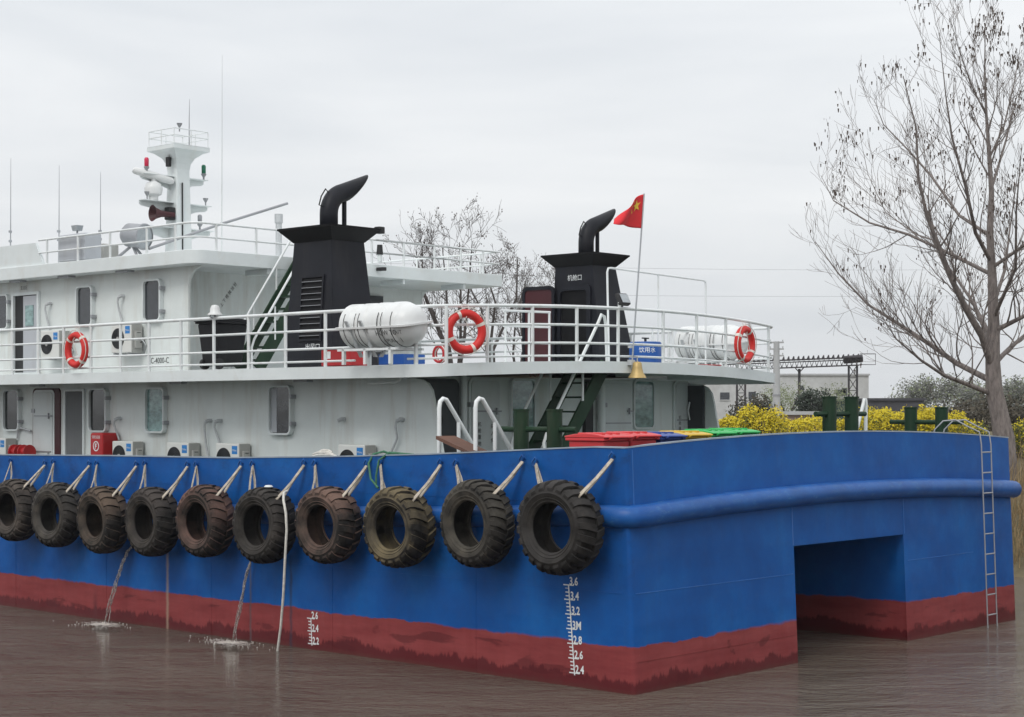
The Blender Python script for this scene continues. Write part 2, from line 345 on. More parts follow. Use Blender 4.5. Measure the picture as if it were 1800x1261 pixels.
leaf('leaf_dark', [(0.016, 0.026, 0.018), (0.035, 0.05, 0.03)])
leaf('leaf_brown', [(0.04, 0.035, 0.025), (0.085, 0.07, 0.045)])
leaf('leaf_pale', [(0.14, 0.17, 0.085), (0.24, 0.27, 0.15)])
leaf('leaf_grey', [(0.12, 0.125, 0.11), (0.20, 0.20, 0.175)])  # far tree line only: greying by haze is put into the leaf colour
leaf('reed_tan', [(0.13, 0.085, 0.04), (0.28, 0.20, 0.10), (0.36, 0.28, 0.15)])

# ------------------------------------------------------------------ mesh builder
class MB:
    def __init__(s, fr=None): s.v = []; s.f = []; s.fr = fr
    def add(s, vs, fs):
        o = len(s.v)
        s.v += [s.fr(*p) if s.fr else tuple(p) for p in vs]
        s.f += [tuple(i+o for i in f) for f in fs]
    def box(s, a, b):
        x0, y0, z0 = a; x1, y1, z1 = b
        s.add([(x0,y0,z0),(x1,y0,z0),(x1,y1,z0),(x0,y1,z0),(x0,y0,z1),(x1,y0,z1),(x1,y1,z1),(x0,y1,z1)],
              [(0,3,2,1),(4,5,6,7),(0,1,5,4),(1,2,6,5),(2,3,7,6),(3,0,4,7)])
        return s
    def hexa(s, bot, top):
        s.add(list(bot)+list(top), [(3,2,1,0),(4,5,6,7),(0,1,5,4),(1,2,6,5),(2,3,7,6),(3,0,4,7)]); return s
    def tube(s, path, r, n=8, caps=True, closed=False):
        P = [Vector(p) for p in path]; N = len(P)
        rr = r if isinstance(r, (list, tuple)) else [r]*N
        ref = None; vs = []
        for i in range(N):
            if closed: d = P[(i+1) % N]-P[i-1]
            else: d = P[min(i+1, N-1)]-P[max(i-1, 0)]
            d = d.normalized() if d.length > 1e-9 else Vector((0,0,1))
            if ref is None:
                ref = d.orthogonal().normalized()
            else:
                ref = ref-d*ref.dot(d)
                ref = ref.normalized() if ref.length > 1e-6 else d.orthogonal().normalized()
            q = d.cross(ref)
            for k in range(n):
                a = 2*PI*k/n
                vs.append(tuple(P[i]+(ref*math.cos(a)+q*math.sin(a))*rr[i]))
        fs = []
        M = N if closed else N-1
        for i in range(M):
            j = (i+1) % N
            for k in range(n):
                fs.append((i*n+k, i*n+(k+1) % n, j*n+(k+1) % n, j*n+k))
        if caps and not closed:
            fs.append(tuple(range(n-1, -1, -1))); fs.append(tuple((N-1)*n+k for k in range(n)))
        s.add(vs, fs); return s
    def cyl(s, a, b, r, r2=None, n=16): return s.tube([a, b], [r, r if r2 is None else r2], n)
    def lathe(s, prof, c=(0,0,0), axis='z', n=32, closed=False):
        vs = []; fs = []; m = len(prof)
        for i in range(n):
            a = 2*PI*i/n; ca, sa = math.cos(a), math.sin(a)
            for (r, h) in prof:
                p = (r*ca, r*sa, h) if axis == 'z' else ((h, r*ca, r*sa) if axis == 'x' else (r*sa, h, r*ca))
                vs.append((c[0]+p[0], c[1]+p[1], c[2]+p[2]))
        for i in range(n):
            j = (i+1) % n
            for k in range(m if closed else m-1):
                k2 = (k+1) % m
                fs.append((i*m+k, j*m+k, j*m+k2, i*m+k2))
        s.add(vs, fs); return s
    def prism(s, poly, n0, n1):
        m = len(poly)
        s.add([(u, v, n0) for u, v in poly]+[(u, v, n1) for u, v in poly],
              [tuple(range(m-1, -1, -1)), tuple(range(m, 2*m))]+[(i, (i+1) % m, m+(i+1) % m, m+i) for i in range(m)])
        return s
    def ring(s, outer, inner, n0, n1):
        m = len(outer)
        vs = [(u, v, n0) for u, v in outer]+[(u, v, n1) for u, v in outer]+[(u, v, n0) for u, v in inner]+[(u, v, n1) for u, v in inner]
        fs = []
        for i in range(m):
            j = (i+1) % m
            fs += [(i, j, m+j, m+i), (m+i, m+j, 3*m+j, 3*m+i), (2*m+j, 2*m+i, 3*m+i, 3*m+j), (j, i, 2*m+i, 2*m+j)]
        s.add(vs, fs); return s
    def mesh(s, name):
        me = bpy.data.meshes.new(name); me.from_pydata(s.v, [], s.f); me.update(); return me
    def build(s, name, mat, parent=None, smooth=None, bevel=0, mats=None):
        me = s.mesh(name)
        me.materials.append(MATS[mat])
        if smooth is not None:
            me.polygons.foreach_set('use_smooth', [True]*len(me.polygons)); me.set_sharp_from_angle(angle=R(smooth))
        o = bpy.data.objects.new(name, me); COL.objects.link(o)
        if parent: o.parent = parent
        if bevel:
            b = o.modifiers.new('bevel', 'BEVEL'); b.width = bevel; b.segments = 2; b.limit_method = 'ANGLE'; b.angle_limit = R(40)
        return o

def Side(t0): return lambda u, v, n: (t0-n, -u, v)      # wall facing the port side; u = -s
def Front(s0): return lambda u, v, n: (u, s0-n, v)      # wall facing the end; u = t
def rrect(u0, u1, v0, v1, r, seg=4):
    out = []
    for cx, cy, a0 in ((u1-r, v0+r, -90), (u1-r, v1-r, 0), (u0+r, v1-r, 90), (u0+r, v0+r, 180)):
        for k in range(seg+1):
            a = R(a0+90*k/seg); out.append((cx+r*math.cos(a), cy+r*math.sin(a)))
    return out
def tag(o, label=None, cat=None, group=None, kind=None):
    if label: o['label'] = label
    if cat: o['category'] = cat
    if group: o['group'] = group
    if kind: o['kind'] = kind
    return o
def empty(name, loc=(0,0,0), rz=0.0, parent=None):
    o = bpy.data.objects.new(name, None); COL.objects.link(o); o.empty_display_size = 0.2
    o.location = loc; o.rotation_euler = (0, 0, rz)
    if parent: o.parent = parent
    return o
def link_copy(src, parent=None):
    c = src.copy(); COL.objects.link(c); c.parent = parent; return c
def copy_tree(o, parent=None):
    c = link_copy(o, parent)
    for ch in list(o.children): copy_tree(ch, c)
    return c

# ship frame: origin at the near hull corner on the waterline, x = t (across the end face), y = s (along the side)
ANG = R(47.6697)
CORNER = Vector((1.627, 22.85, 0))
MS = Matrix.Translation(CORNER) @ Matrix.Rotation(ANG, 4, 'Z')
def SW(t, s, z): return MS @ Vector((t, s, z))
def ship_thing(name, t, s, z, rz=0.0): return empty(name, SW(t, s, z), ANG+rz)

def text_obj(name, body, size, fr, u, v, mat, parent, n=0.004, rot=0.0, align='LEFT', depth=0.0, sx=1.0, bold=0.0):
    cu = bpy.data.curves.new(name, 'FONT'); cu.body = body; cu.size = size; cu.align_x = align; cu.resolution_u = 2
    cu.offset = bold
    tmp = bpy.data.objects.new('tmp', cu); COL.objects.link(tmp)
    dg = bpy.context.evaluated_depsgraph_get(); dg.update()
    me = bpy.data.meshes.new_from_object(tmp.evaluated_get(dg))
    bpy.data.objects.remove(tmp); bpy.data.curves.remove(cu)
    c, sn = math.cos(rot), math.sin(rot)
    for vt in me.vertices:
        x, y = vt.co.x*sx, vt.co.y
        vt.co = fr(u+x*c-y*sn, v+x*sn+y*c, n+vt.co.z)
    me.materials.clear(); me.materials.append(MATS[mat])
    o = bpy.data.objects.new(name, me); COL.objects.link(o); o.parent = parent
    return o

# ------------------------------------------------------------------ setting: river and bank
m = MB(); G = 6000
m.add([(-G, -G, 0), (G, -G, 0), (G, G, 0), (-G, G, 0)], [(0, 1, 2, 3)])
tag(m.build('river_water', 'river_water'), kind='structure')

def bank_z(t, s):
    w = mnoise.noise(Vector((s*0.25, t*0.25, 3.1)))
    w2 = mnoise.noise(Vector((s*0.05, t*0.05, 8.1)))
    te = t + w*0.7
    pts = [(16.0, -1.2), (18.6, -0.15), (19.6, 0.45), (21.0, 1.35), (23.5, 2.15), (28, 2.55), (45, 2.7), (6000, 2.7)]
    for (a, za), (b, zb) in zip(pts, pts[1:]):
        if te <= b:
            f = max(0, (te-a)/(b-a)); z = za+(zb-za)*f; break
    else: z = 2.7
    return z + (w*0.12 + w2*0.15 if t < 200 else 0)
ts = [16, 17.5, 18.2, 18.8, 19.3, 19.8, 20.4, 21, 22, 23, 24, 26, 28, 31, 35, 40, 46, 54, 65, 80, 110, 180, 400, 1200, 5900]
ss = [-3000, -600, -150, -60, -40, -30] + [-24+1.5*i for i in range(40)] + [38, 44, 52, 62, 75, 95, 130, 200, 400, 900, 2500, 5900]
m = MB()
vs = [(t, s, bank_z(t, s)) for s in ss for t in ts]
nt = len(ts)
m.add(vs, [(i*nt+j, i*nt+j+1, (i+1)*nt+j+1, (i+1)*nt+j) for i in range(len(ss)-1) for j in range(nt-1)])
gr = m.build('ground', 'bank_soil', smooth=60); gr.matrix_world = MS
tag(gr, kind='structure')

# ------------------------------------------------------------------ the ship
ship = empty('work_ship', CORNER, ANG)
tag(ship, 'blue and red flat-ended work ship with white deckhouses and two black funnels', 'ship')
W_, LEN = 11.16, 34.0
RAKE = 0.044
TL, TR, TUN = 3.96, 7.22, 1.75           # opening in the end face
SHEER = [(-1, 3.28), (0.7, 3.285), (1.14, 3.268), (2.75, 3.186), (3.85, 3.134), (5.8, 3.064), (8.6, 2.99), (11.9, 2.965), (15.7, 2.915), (60, 2.90)]
def lerp_tab(tab, x):
    for (a, va), (b, vb) in zip(tab, tab[1:]):
        if x <= b: return va+(vb-va)*(x-a)/(b-a)
    return tab[-1][1]
def camber(t): return 0.165*(1-((t-W_/2)/(W_/2))**2)
def top_z(t, s):
    return lerp_tab(SHEER, s)+camber(t)*max(0, 1-s/0.8)
# outline of the hull in plan, clockwise from the port quarter: port side, end face, starboard side
def outline(inset=0.0, step=True):
    rc = 0.07; pts = []
    a = inset
    for s in (34, 30, 26, 22, 19, 17, 15.7, 13.8, 11.9, 10.2, 8.6, 7.2, 5.8, 4.8, 3.85, 2.75, 1.9, 1.14, 0.7, 0.35): pts.append((a, s))
    for k in range(4):
        q = R(90*k/3); pts.append((a+rc*(1-math.cos(q)), a+rc*(1-math.sin(q))))
    for t in (0.5, 1.2, 2.0, 2.8, 3.5, TL, 4.6, 5.2, 5.58, 6.0, 6.6, TR, 7.9, 8.6, 9.3, 10, 10.6): pts.append((t, a))
    for k in range(4):
        q = R(90*k/3); pts.append((W_-a-rc*(1-math.sin(q)), a+rc*(1-math.cos(q))))
    for s in (0.35, 0.7, 1.14, 1.9, 2.75, 3.85, 5.8, 8.6, 11.9, 15.7, 20, 26, 34): pts.append((W_-a, s))
    return pts
def rk(t, s, z):    # end face rakes back with height
    return (t, s+RAKE*z*max(0, 1-s/0.35), z)
m = MB()
O = outline()
def levels(zt): return [-1.5, 0.3, 0.63, 1.2, TUN, 2.35, zt]
for (t0, s0), (t1, s1) in zip(O, O[1:]):
    tunnel = s0 < 0.01 and s1 < 0.01 and t0 >= TL-0.01 and t1 <= TR+0.01
    A, B = levels(top_z(t0, s0)), levels(top_z(t1, s1))
    for k in range(6):
        if tunnel and A[k] < TUN-0.01: continue
        m.add([rk(t0, s0, A[k]), rk(t1, s1, B[k]), rk(t1, s1, B[k+1]), rk(t0, s0, A[k+1])], [(0, 1, 2, 3)])
# stern plate, well walls and roof
m.add([(0, 34, -1.5), (W_, 34, -1.5), (W_, 34, 2.9), (0, 34, 2.9)], [(3, 2, 1, 0)])
WD = 9.0
yb, yt = RAKE*-1.5, RAKE*TUN
m.add([(TL, yb, -1.5), (TL, WD, -1.5), (TL, WD, TUN), (TL, yt, TUN)], [(3, 2, 1, 0)])
m.add([(TR+0.12, yb, -1.5), (TR+0.12, WD, -1.5), (TR, WD, TUN), (TR, yt, TUN)], [(0, 1, 2, 3)])
m.add([(TL, WD, -1.5), (TR, WD, -1.5), (TR, WD, TUN), (TL, WD, TUN)], [(0, 1, 2, 3)])
m.add([(TL, yt, TUN), (TR, yt, TUN), (TR, WD, TUN), (TL, WD, TUN)], [(0, 1, 2, 3)])
# inner face of the bulwark
I = outline(0.08)
for (t0, s0), (t1, s1) in zip(I, I[1:]):
    m.add([rk(t0, s0, 2.3), rk(t1, s1, 2.3), rk(t1, s1, top_z(t1, s1)), rk(t0, s0, top_z(t0, s0))], [(3, 2, 1, 0)])
# dedupe by welding
hull = m.build('hull', 'hull_paint', ship)
import bmesh
bm = bmesh.new(); bm.from_mesh(hull.data); bmesh.ops.remove_doubles(bm, verts=bm.verts, dist=0.001); bm.to_mesh(hull.data); bm.free()
hull.data.polygons.foreach_set('use_smooth', [True]*len(hull.data.polygons)); hull.data.set_sharp_from_angle(angle=R(35))

m = MB()   # capping along the top of the bulwark
vs = []; fs = []
for (t0, s0), (t1, s1) in zip(O, I):
    z = top_z(t0, s0); d = Vector((t1-t0, s1-s0)); d = d.normalized() if d.length else Vector((1, 0))
    o0 = (t0-d.x*0.012, s0-d.y*0.012); o1 = (t1+d.x*0.03, s1+d.y*0.03)
    vs += [rk(*o0, z), rk(*o1, z), rk(*o1, z+0.02), rk(*o0, z+0.02)]
for i in range(len(O)-1):
    a, b = 4*i, 4*i+4
    fs += [(a+3, b+3, b+2, a+2), (a, b, b+3, a+3), (a+1, a+2, b+2, b+1), (a, a+1, b+1, b)]
m.add(vs, fs); paint('capping', (0.30, 0.36, 0.42), 0.5, 0.2, (0.12, 0.2, 0.4), 0.5, streak=(2, 2, 2))
m.build('capping', 'capping', ship)

m = MB()   # main deck
m.add([(0.08, 0.15, 2.36), (W_-0.08, 0.15, 2.36), (W_-0.08, 34, 2.36), (0.08, 34, 2.36)], [(0, 1, 2, 3)])
m.build('main_deck', 'deck_floor', ship)

# rubbing bar: a half-buried pipe round the hull
path = [(0.02, s, lerp_tab(SHEER, s)-0.92) for s in (33, 26, 20, 15.7, 11.9, 8.6, 5.8, 3.85, 2.2, 1.14, 0.5)]
path += [(0.0, 0.22, 2.365), (0.06, 0.08, 2.368), (0.25, 0.04, 2.375)]
for t in (0.8, 1.6, 2.4, 3.2, 4, 4.8, 5.6, 6.4, 7.2, 8, 8.8, 9.6, 10.3, 10.8): path.append((t, 0.05, 2.365+camber(t)*0.95))
path += [(11.08, 0.03, 2.36), (11.2, 0.12, 2.358), (11.22, 0.4, 2.355), (11.2, 3, 2.3), (11.18, 12, 2.1)]
m = MB(); m.tube(path, 0.155, 14); m.build('rubbing_bar', 'blue_steel', ship, smooth=60)
# plate seams
paint('seam_blue', (0.02, 0.13, 0.42), 0.5, 0.2, (0.12, 0.2, 0.4), 0.5)
for t, z0, z1 in ((TL-0.03, 1.76, 2.36), (TR+0.02, 1.76, 2.36), (0.12, 2.5, 3.26)):
    m = MB(); m.hexa([(t, RAKE*z0-0.006, z0), (t+0.02, RAKE*z0-0.006, z0), (t+0.02, RAKE*z0+0.01, z0), (t, RAKE*z0+0.01, z0)],
                     [(t, RAKE*z1-0.006, z1), (t+0.02, RAKE*z1-0.006, z1), (t+0.02, RAKE*z1+0.01, z1), (t, RAKE*z1+0.01, z1)])
    m.build('weld_seam', 'seam_blue', hull)
for t0, t1, z0, z1 in ((0.1, TL-0.05, 1.33, 1.33), (TR+0.1, 9.6, 1.31, 1.31), (0.1, TL-0.05, 0.42, 0.42)):
    m = MB(); m.hexa([(t0, RAKE*z0-0.005, z0), (t1, RAKE*z1-0.005, z1), (t1, RAKE*z1+0.01, z1), (t0, RAKE*z0+0.01, z0)],
                     [(t0, RAKE*z0-0.005, z0+.012), (t1, RAKE*z1-0.005, z1+.012), (t1, RAKE*z1+0.01, z1+.012), (t0, RAKE*z0+0.01, z0+.012)])
    m.build('weld_seam', 'seam_blue' if z0 > 0.6 else 'hull_paint', hull)

for z, s0, s1 in ((1.33, 0.2, 33), (2.52, 0.2, 33)):      # plate edges along the side
    m = MB(); m.box((-0.005, s0, z), (0.01, s1, z+0.010)); m.build('weld_seam', 'hull_paint', hull)
for s0 in (2.9, 6.0, 9.05, 12.1, 15.1):
    m = MB(); m.box((-0.004, s0, -0.2), (0.01, s0+0.012, 2.2)); m.build('weld_seam', 'hull_paint', hull)
# draught marks
def draught(s0, lean, zoff, top, bottom, words):
    fr = Side(0)
    root = MB(fr)
    n = int(round((top-bottom)/0.05))
    sz = lambda z: -(s0+lean*z)
    for i in range(n+1):
        d = top-i*0.05; z = d-zoff; major = i % 4 == 0
        u = sz(z); L_ = 0.085 if major else 0.055
        root.add([(u-L_, z-0.008, .004), (u, z-0.008, .004), (u, z+0.008, .004), (u-L_, z+0.008, .004)], [(0, 1, 2, 3)])
        if major:
            root.add([(u+.02, z-0.008, .004), (u+0.10, z-0.008, .004), (u+0.10, z+0.006, .004), (u+.02, z+0.006, .004)], [(0, 1, 2, 3)])
    z0, z1 = bottom-zoff-0.03, top-zoff+0.008
    root.add([(sz(z0), z0, .0055), (sz(z0)+.02, z0, .0055), (sz(z1)+.02, z1, .0055), (sz(z1), z1, .0055)], [(0, 1, 2, 3)])
    o = root.build('draught_scale', 'white_text', hull)
    for k, w in enumerate(words):
        z = top-k*0.2-zoff
        text_obj('draught_number', w, 0.155, fr, sz(z)+0.024, z+0.004, 'white_text', hull, n=0.005, sx=0.82, bold=0.004)
draught(1.03, 0.09, 2.21, 3.6, 2.4, ['3.6', '3.4', '3.2', '3M', '2.8', '2.6', '2.4'])
draught(6.49, 0.06, 2.11, 2.6, 2.2, ['2.6', '2.4', '2.2'])

# ---- lower deckhouse
H1, H2 = 1.7, W_-1.7
ZD = 4.50                      # upper deck height at its edge
def deck_z(t): return ZD+0.12*(1-((t-W_/2)/4.88)**2)
m = MB()
m.box((H1, 6.1, 2.3), (H2, 33.5, ZD-0.14))
m.build('lower_wall', 'white_wall', ship)
for side, fr in (('p', Side(H1)), ('s', lambda u, v, n: (H2+n, -u, v))):
    # wing plate: the side wall runs on past the end wall and is cut back in a curve under the deck
    poly = [(-6.1, 2.3), (-5.08, 2.3), (-5.26, 3.09), (-5.39, 3.62), (-5.46, 3.95), (-5.51, 4.12), (-5.60, 4.23), (-5.74, 4.29), (-5.9, 4.31), (-6.1, 4.32)]
    m = MB(fr); m.prism(poly, -0.05, 0.0); m.build('wing_plate', 'white_wall', ship)

def window(fr, u, v, w, h, pane='pane_dark', depth=0.09, r=0.10, hinges=1, rim=0.038):
    o = rrect(u-w/2, u+w/2, v-h/2, v+h/2, r); i = rrect(u-w/2+rim, u+w/2-rim, v-h/2+rim, v+h/2-rim, max(0.02, r-rim*0.6))
    m = MB(fr); m.ring(o, i, -0.002, depth)
    f = m.build('window', 'white_trim', ship, bevel=0.008)
    m = MB(fr); m.prism(i, -0.001, depth*0.45); m.build('pane', pane, f)
    if hinges:
        for dv in (-0.27, 0.27):
            m = MB(fr); uu = u+w/2
            m.box((uu, v+h*dv-0.035, 0.0), (uu+0.05, v+h*dv+0.035, depth+0.02)); m.build('hinge', 'grey_metal', f, bevel=0.006)
    return f
sd = Side(H1)
for s, p in ((17.94, 'pane_dark'), (14.79, 'pane_dark'), (12.9, 'pane_curtain'), (9.22, 'pane_grey')):
    wf = window(sd, -s, 3.79, 0.62, 0.88, p, 0.10)
    if s < 10:
        m = MB(sd); m.box((-s-0.26, 3.40, 0.046), (-s-0.11, 4.18, 0.05)); m.build('curtain', 'cabinet_grey', wf)
# white steel door and the screened doorway beside it
def door(fr, u0, u1, v0, v1, mat='door_white', frame='white_trim', bars=(0.42,), depth=0.06, r=0.08, handles=True):
    m = MB(fr); m.prism(rrect(u0, u1, v0, v1, r), 0.012, depth); d = m.build('door', mat, ship, bevel=0.006)
    m = MB(fr); m.ring(rrect(u0-.05, u1+.05, v0-.05, v1+.05, r+.04), rrect(u0+.008, u1-.008, v0+.008, v1-.008, r), 0, depth*0.7); m.build('door_frame', frame, d, bevel=0.005)
    for bpos in bars:
        v = v0+(v1-v0)*bpos
        m = MB(fr); m.box((u0+0.03, v-0.012, depth), (u1-0.03, v+0.012, depth+0.014)); m.build('stiffener', 'grey_metal', d)
    if handles:
        for f in (0.25, 0.72):
            v = v0+(v1-v0)*f
            m = MB(fr); m.box((u1-0.14, v-0.012, depth), (u1+0.02, v+0.012, depth+0.03)); m.box((u1-0.11, v-0.06, depth+.012), (u1-0.085, v+0.06, depth+0.04)); m.build('dog_handle', 'grey_metal', d)
        for f in (0.2, 0.78):
            v = v0+(v1-v0)*f
            m = MB(fr); m.box((u0-0.06, v-0.04, 0), (u0+0.05, v+0.04, depth+0.02)); m.build('hinge', 'grey_metal', d)
    return d
d = door(sd, -17.1, -16.42, 2.42, 4.16, bars=(0.30, 0.72))
m = MB(sd); m.ring(rrect(-17.18, -16.18, 2.4, 4.24, 0.1), rrect(-17.10, -16.40, 2.42, 4.18, 0.08), 0, 0.03); m.prism([(-16.40, 2.4), (-16.19, 2.4), (-16.19, 4.2), (-16.40, 4.2)], 0, 0.025)
tag(m.build('door_reveal', 'dark_red', d), 'dark red painted doorway behind the white steel door')
m = MB(sd); m.ring(rrect(-16.02, -15.30, 2.4, 4.22, 0.03), rrect(-15.97, -15.35, 2.45, 4.17, 0.02), 0, 0.05); f = m.build('screen_door', 'white_trim', ship)
m = MB(sd); m.prism([(-15.97, 2.45), (-15.35, 2.45), (-15.35, 4.17), (-15.97, 4.17)], 0.0, 0.02); paint('mesh_screen', (0.15, 0.155, 0.16), 0.7, 0.1, (0.1, 0.1, 0.1), 0.3, streak=(30, 30, 0.5)); m.build('screen', 'mesh_screen', f)

# end wall of the lower house
fw = Front(6.1)
dd = door(fw, 3.2, 3.9, 2.42, 4.30, bars=(0.33, 0.72))
for k, ch in enumerate('机舱重地'): text_obj('lettering', ch, 0.085, fw, 3.34, 3.52-k*0.11, 'black_text', dd, n=0.07)
for k, ch in enumerate('闲人免'): text_obj('lettering', ch, 0.085, fw, 3.66, 3.48-k*0.12, 'black_text', dd, n=0.07)
g1 = door(fw, 1.86, 2.86, 2.42, 4.27, mat='grey_panel', frame='grey_panel', bars=(), handles=False)
tag(g1, 'dark grey door with a round dark porthole')
m = MB(fw); m.prism([(2.33+0.15*math.cos(2*PI*k/20), 3.62+0.15*math.sin(2*PI*k/20)) for k in range(20)], 0.05, 0.075); m.build('porthole', 'rubber_black', g1)
m = MB(); m.tube([(2.98, 6.02, 2.36), (2.98, 6.02, 4.4)], 0.06, 10); m.build('drain_pipe', 'white_trim', ship, smooth=50)
window(fw, 4.53, 3.88, 0.66, 0.95, 'pane_curtain', 0.06, hinges=0)
window(fw, 8.0, 3.9, 0.66, 0.95, 'pane_curtain', 0.05, hinges=0)
d2 = door(fw, 6.78, 7.58, 2.42, 4.30, bars=(0.60,))
d3 = door(fw, 8.98, 9.36, 2.42, 4.32, bars=(0.62,), handles=False)
for k, ch in enumerate('机舱重地'): text_obj('lettering', ch, 0.08, fw, 9.05, 3.62-k*0.11, 'black_text', d3, n=0.07)
for k, ch in enumerate('闲人免进'): text_obj('lettering', ch, 0.07, fw, 9.2, 3.66-k*0.11, 'mount_grey', d3, n=0.07)
m = MB(); m.tube([(6.62, 6.0, 2.36), (6.62, 6.0, 4.4)], 0.08, 10); m.build('drain_pipe', 'white_trim', ship, smooth=50)
m = MB(); m.box((6.2, 6.02, 2.36), (6.42, 6.1, 4.36)); m.build('doorway', 'rubber_black', ship)  # solid black slab; the shade inside the doorway is put into its colour
fi = lambda u, v, n: (H2-0.05-n, -u, v)       # inner face of the starboard wing
m = MB(); m.box((H2-0.09, 5.66, 2.4), (H2-0.052, 6.06, 4.27)); g2 = m.build('door', 'grey_panel', ship, bevel=0.01); tag(g2, 'dark grey door against the starboard wing plate')
m = MB(); m.tube([(H2-0.12, 5.98, 3.6), (H2-0.17, 5.98, 3.78), (H2-0.12, 5.98, 3.95)], 0.015, 6); m.build('door_handle', 'rail_white', g2)
text_obj('warning_lettering', '小心滑倒', 0.105, fw, 4.72, 4.395, 'red_text', ship, n=0.006)

# ---- upper deck plate with a cambered, slightly bowed end edge
def deck_front(t): return 4.0+0.62*((t-W_/2)/4.88)**2
def deck_outline(ins=0.0):
    t0, t1 = 0.7+ins, W_-0.7-ins
    pts = [(t0, s) for s in (33, 26, 20, 15, 11, 8, 6.2)]
    rc = 0.5; sf = deck_front(0.7+0.5)+ins
    pts.append((t0, sf+rc+0.05))
    for k in range(1, 6):
        q = R(90*k/6); pts.append((t0+rc*(1-math.cos(q)), sf+rc*(1-math.sin(q))))
    for i in range(17):
        t = t0+rc+(t1-t0-2*rc)*i/16; pts.append((t, deck_front(t)+ins))
    for k in range(1, 6):
        q = R(90*k/6); pts.append((t1-rc*(1-math.sin(q)), sf+rc*(1-math.cos(q))))
    pts.append((t1, sf+rc+0.05))
    pts += [(t1, s) for s in (6.2, 8, 11, 15, 20, 26, 33)]
    return pts
D = deck_outline()
m = MB(); vs = []; fs = []
for (t, s) in D:
    z = deck_z(t); vs += [(t, s, z), (t, s, z-0.195)]
N = len(D)
for i in range(N-1): fs.append((2*i+1, 2*i+3, 2*i+2, 2*i))
o = len(vs)
for (t, s) in deck_outline(0.012): vs += [(t, s, deck_z(t)-0.195)]
for i in range(N-1): fs.append((2*i+1, o+i, o+i+1, 2*i+3))
m.add(vs, fs)
# inner return of the fascia and underside plate
for (t0, s0), (t1, s1) in zip(deck_outline(0.012), deck_outline(0.012)[1:]):
    m.add([(t0, s0, deck_z(t0)-0.195), (t1, s1, deck_z(t1)-0.195), (t1, s1, deck_z(t1)-0.06), (t0, s0, deck_z(t0)-0.06)], [(0, 3, 2, 1)])
half = N//2
for i in range(half):
    a, b, c, d_ = D[i], D[i+1], D[N-2-i], D[N-1-i]
    segs = 8
    for k in range(segs):
        def P(p, q, f, dz):
            t = p[0]+(q[0]-p[0])*f; s = p[1]+(q[1]-p[1])*f; return (t, s, deck_z(t)-dz)
        m.add([P(a, d_, k/segs, 0), P(b, c, k/segs, 0), P(b, c, (k+1)/segs, 0), P(a, d_, (k+1)/segs, 0)], [(0, 1, 2, 3)])
        m.add([P(a, d_, k/segs, .06), P(b, c, k/segs, .06), P(b, c, (k+1)/segs, .06), P(a, d_, (k+1)/segs, .06)], [(3, 2, 1, 0)])
m.build('upper_deck', 'white_trim', ship, smooth=30)
for t in (2.4, 4.0, 7.2, 8.8):      # deck beams under the overhang
    m = MB(); m.box((t-0.03, 4.5, deck_z(t)-0.19), (t+0.03, 6.1, deck_z(t)-0.062)); m.build('deck_beam', 'white_trim', ship)

# ---- railing round the upper deck
def rail_run(path, heights, radii, parent_name, posts, post_top, post_w=0.029, mat='rail_white', zf=deck_z):
    root = None
    for h, r in zip(heights, radii):
        m = MB(); m.tube([(t, s, zf(t)+h) for t, s in path], r, 8)
        o = m.build(parent_name if root is None else 'rail', mat, ship if root is None else root, smooth=60)
        root = root or o
    for (t, s) in posts:
        m = MB(); z = zf(t)
        m.tube([(t, s, z), (t, s, z+post_top)], post_w, 8); m.build('post', mat, root, smooth=50)
    return root
HT, RD = (0.90, 0.60, 0.30, 0.09), (0.029, 0.021, 0.021, 0.018)
De = deck_outline(0.05)
side_posts = [(0.75, s) for s in (16.449, 15.5, 14.624, 13.704, 12.744, 11.857, 10.901, 9.952, 8.996, 8.021, 7.018)] + [(0.75, 17.4), (0.75, 18.4)]
rail_run([(0.75, 22), (0.75, 15), (0.75, 10), (0.75, 6.3)], HT, RD, 'railing', side_posts, 0.90)
i0 = next(i for i, p in enumerate(De) if p[1] < 5.3)
fpath = [(0.75, 4.95)]+De[i0:len(De)-i0]+[(W_-0.75, 5.2)]
def at_front(t): return (t, deck_front(t)+0.05)
fposts = [(0.75, 4.9), (0.86, 4.3+0.05)] + [at_front(t) for t in (1.85, 2.75, 3.72, 4.72, 5.95, 7.0, 8.05, 9.05, 9.95)]
rail_run(fpath, HT, RD, 'railing', fposts, 0.90)
rail_run([(W_-0.75, 7.2), (W_-0.75, 12), (W_-0.75, 22)], HT, RD, 'railing', [(W_-0.75, s) for s in (7.3, 8.3, 9.3, 10.3, 11.3, 12.3)], 0.90)
# inner guard rail by the stair opening
rail_run([(3.35, 5.45), (4.55, 5.45)], (0.88, 0.62, 0.34), (0.02, 0.018, 0.018), 'railing', [(3.4, 5.45), (4.0, 5.45), (4.53, 5.45)], 0.88, 0.02)
rail_run([(8.9, 6.6), (W_-0.78, 6.6)], (0.86, 0.56, 0.28), (0.02, 0.018, 0.018), 'railing', [(8.95, 6.6), (9.6, 6.6)], 0.86, 0.02)

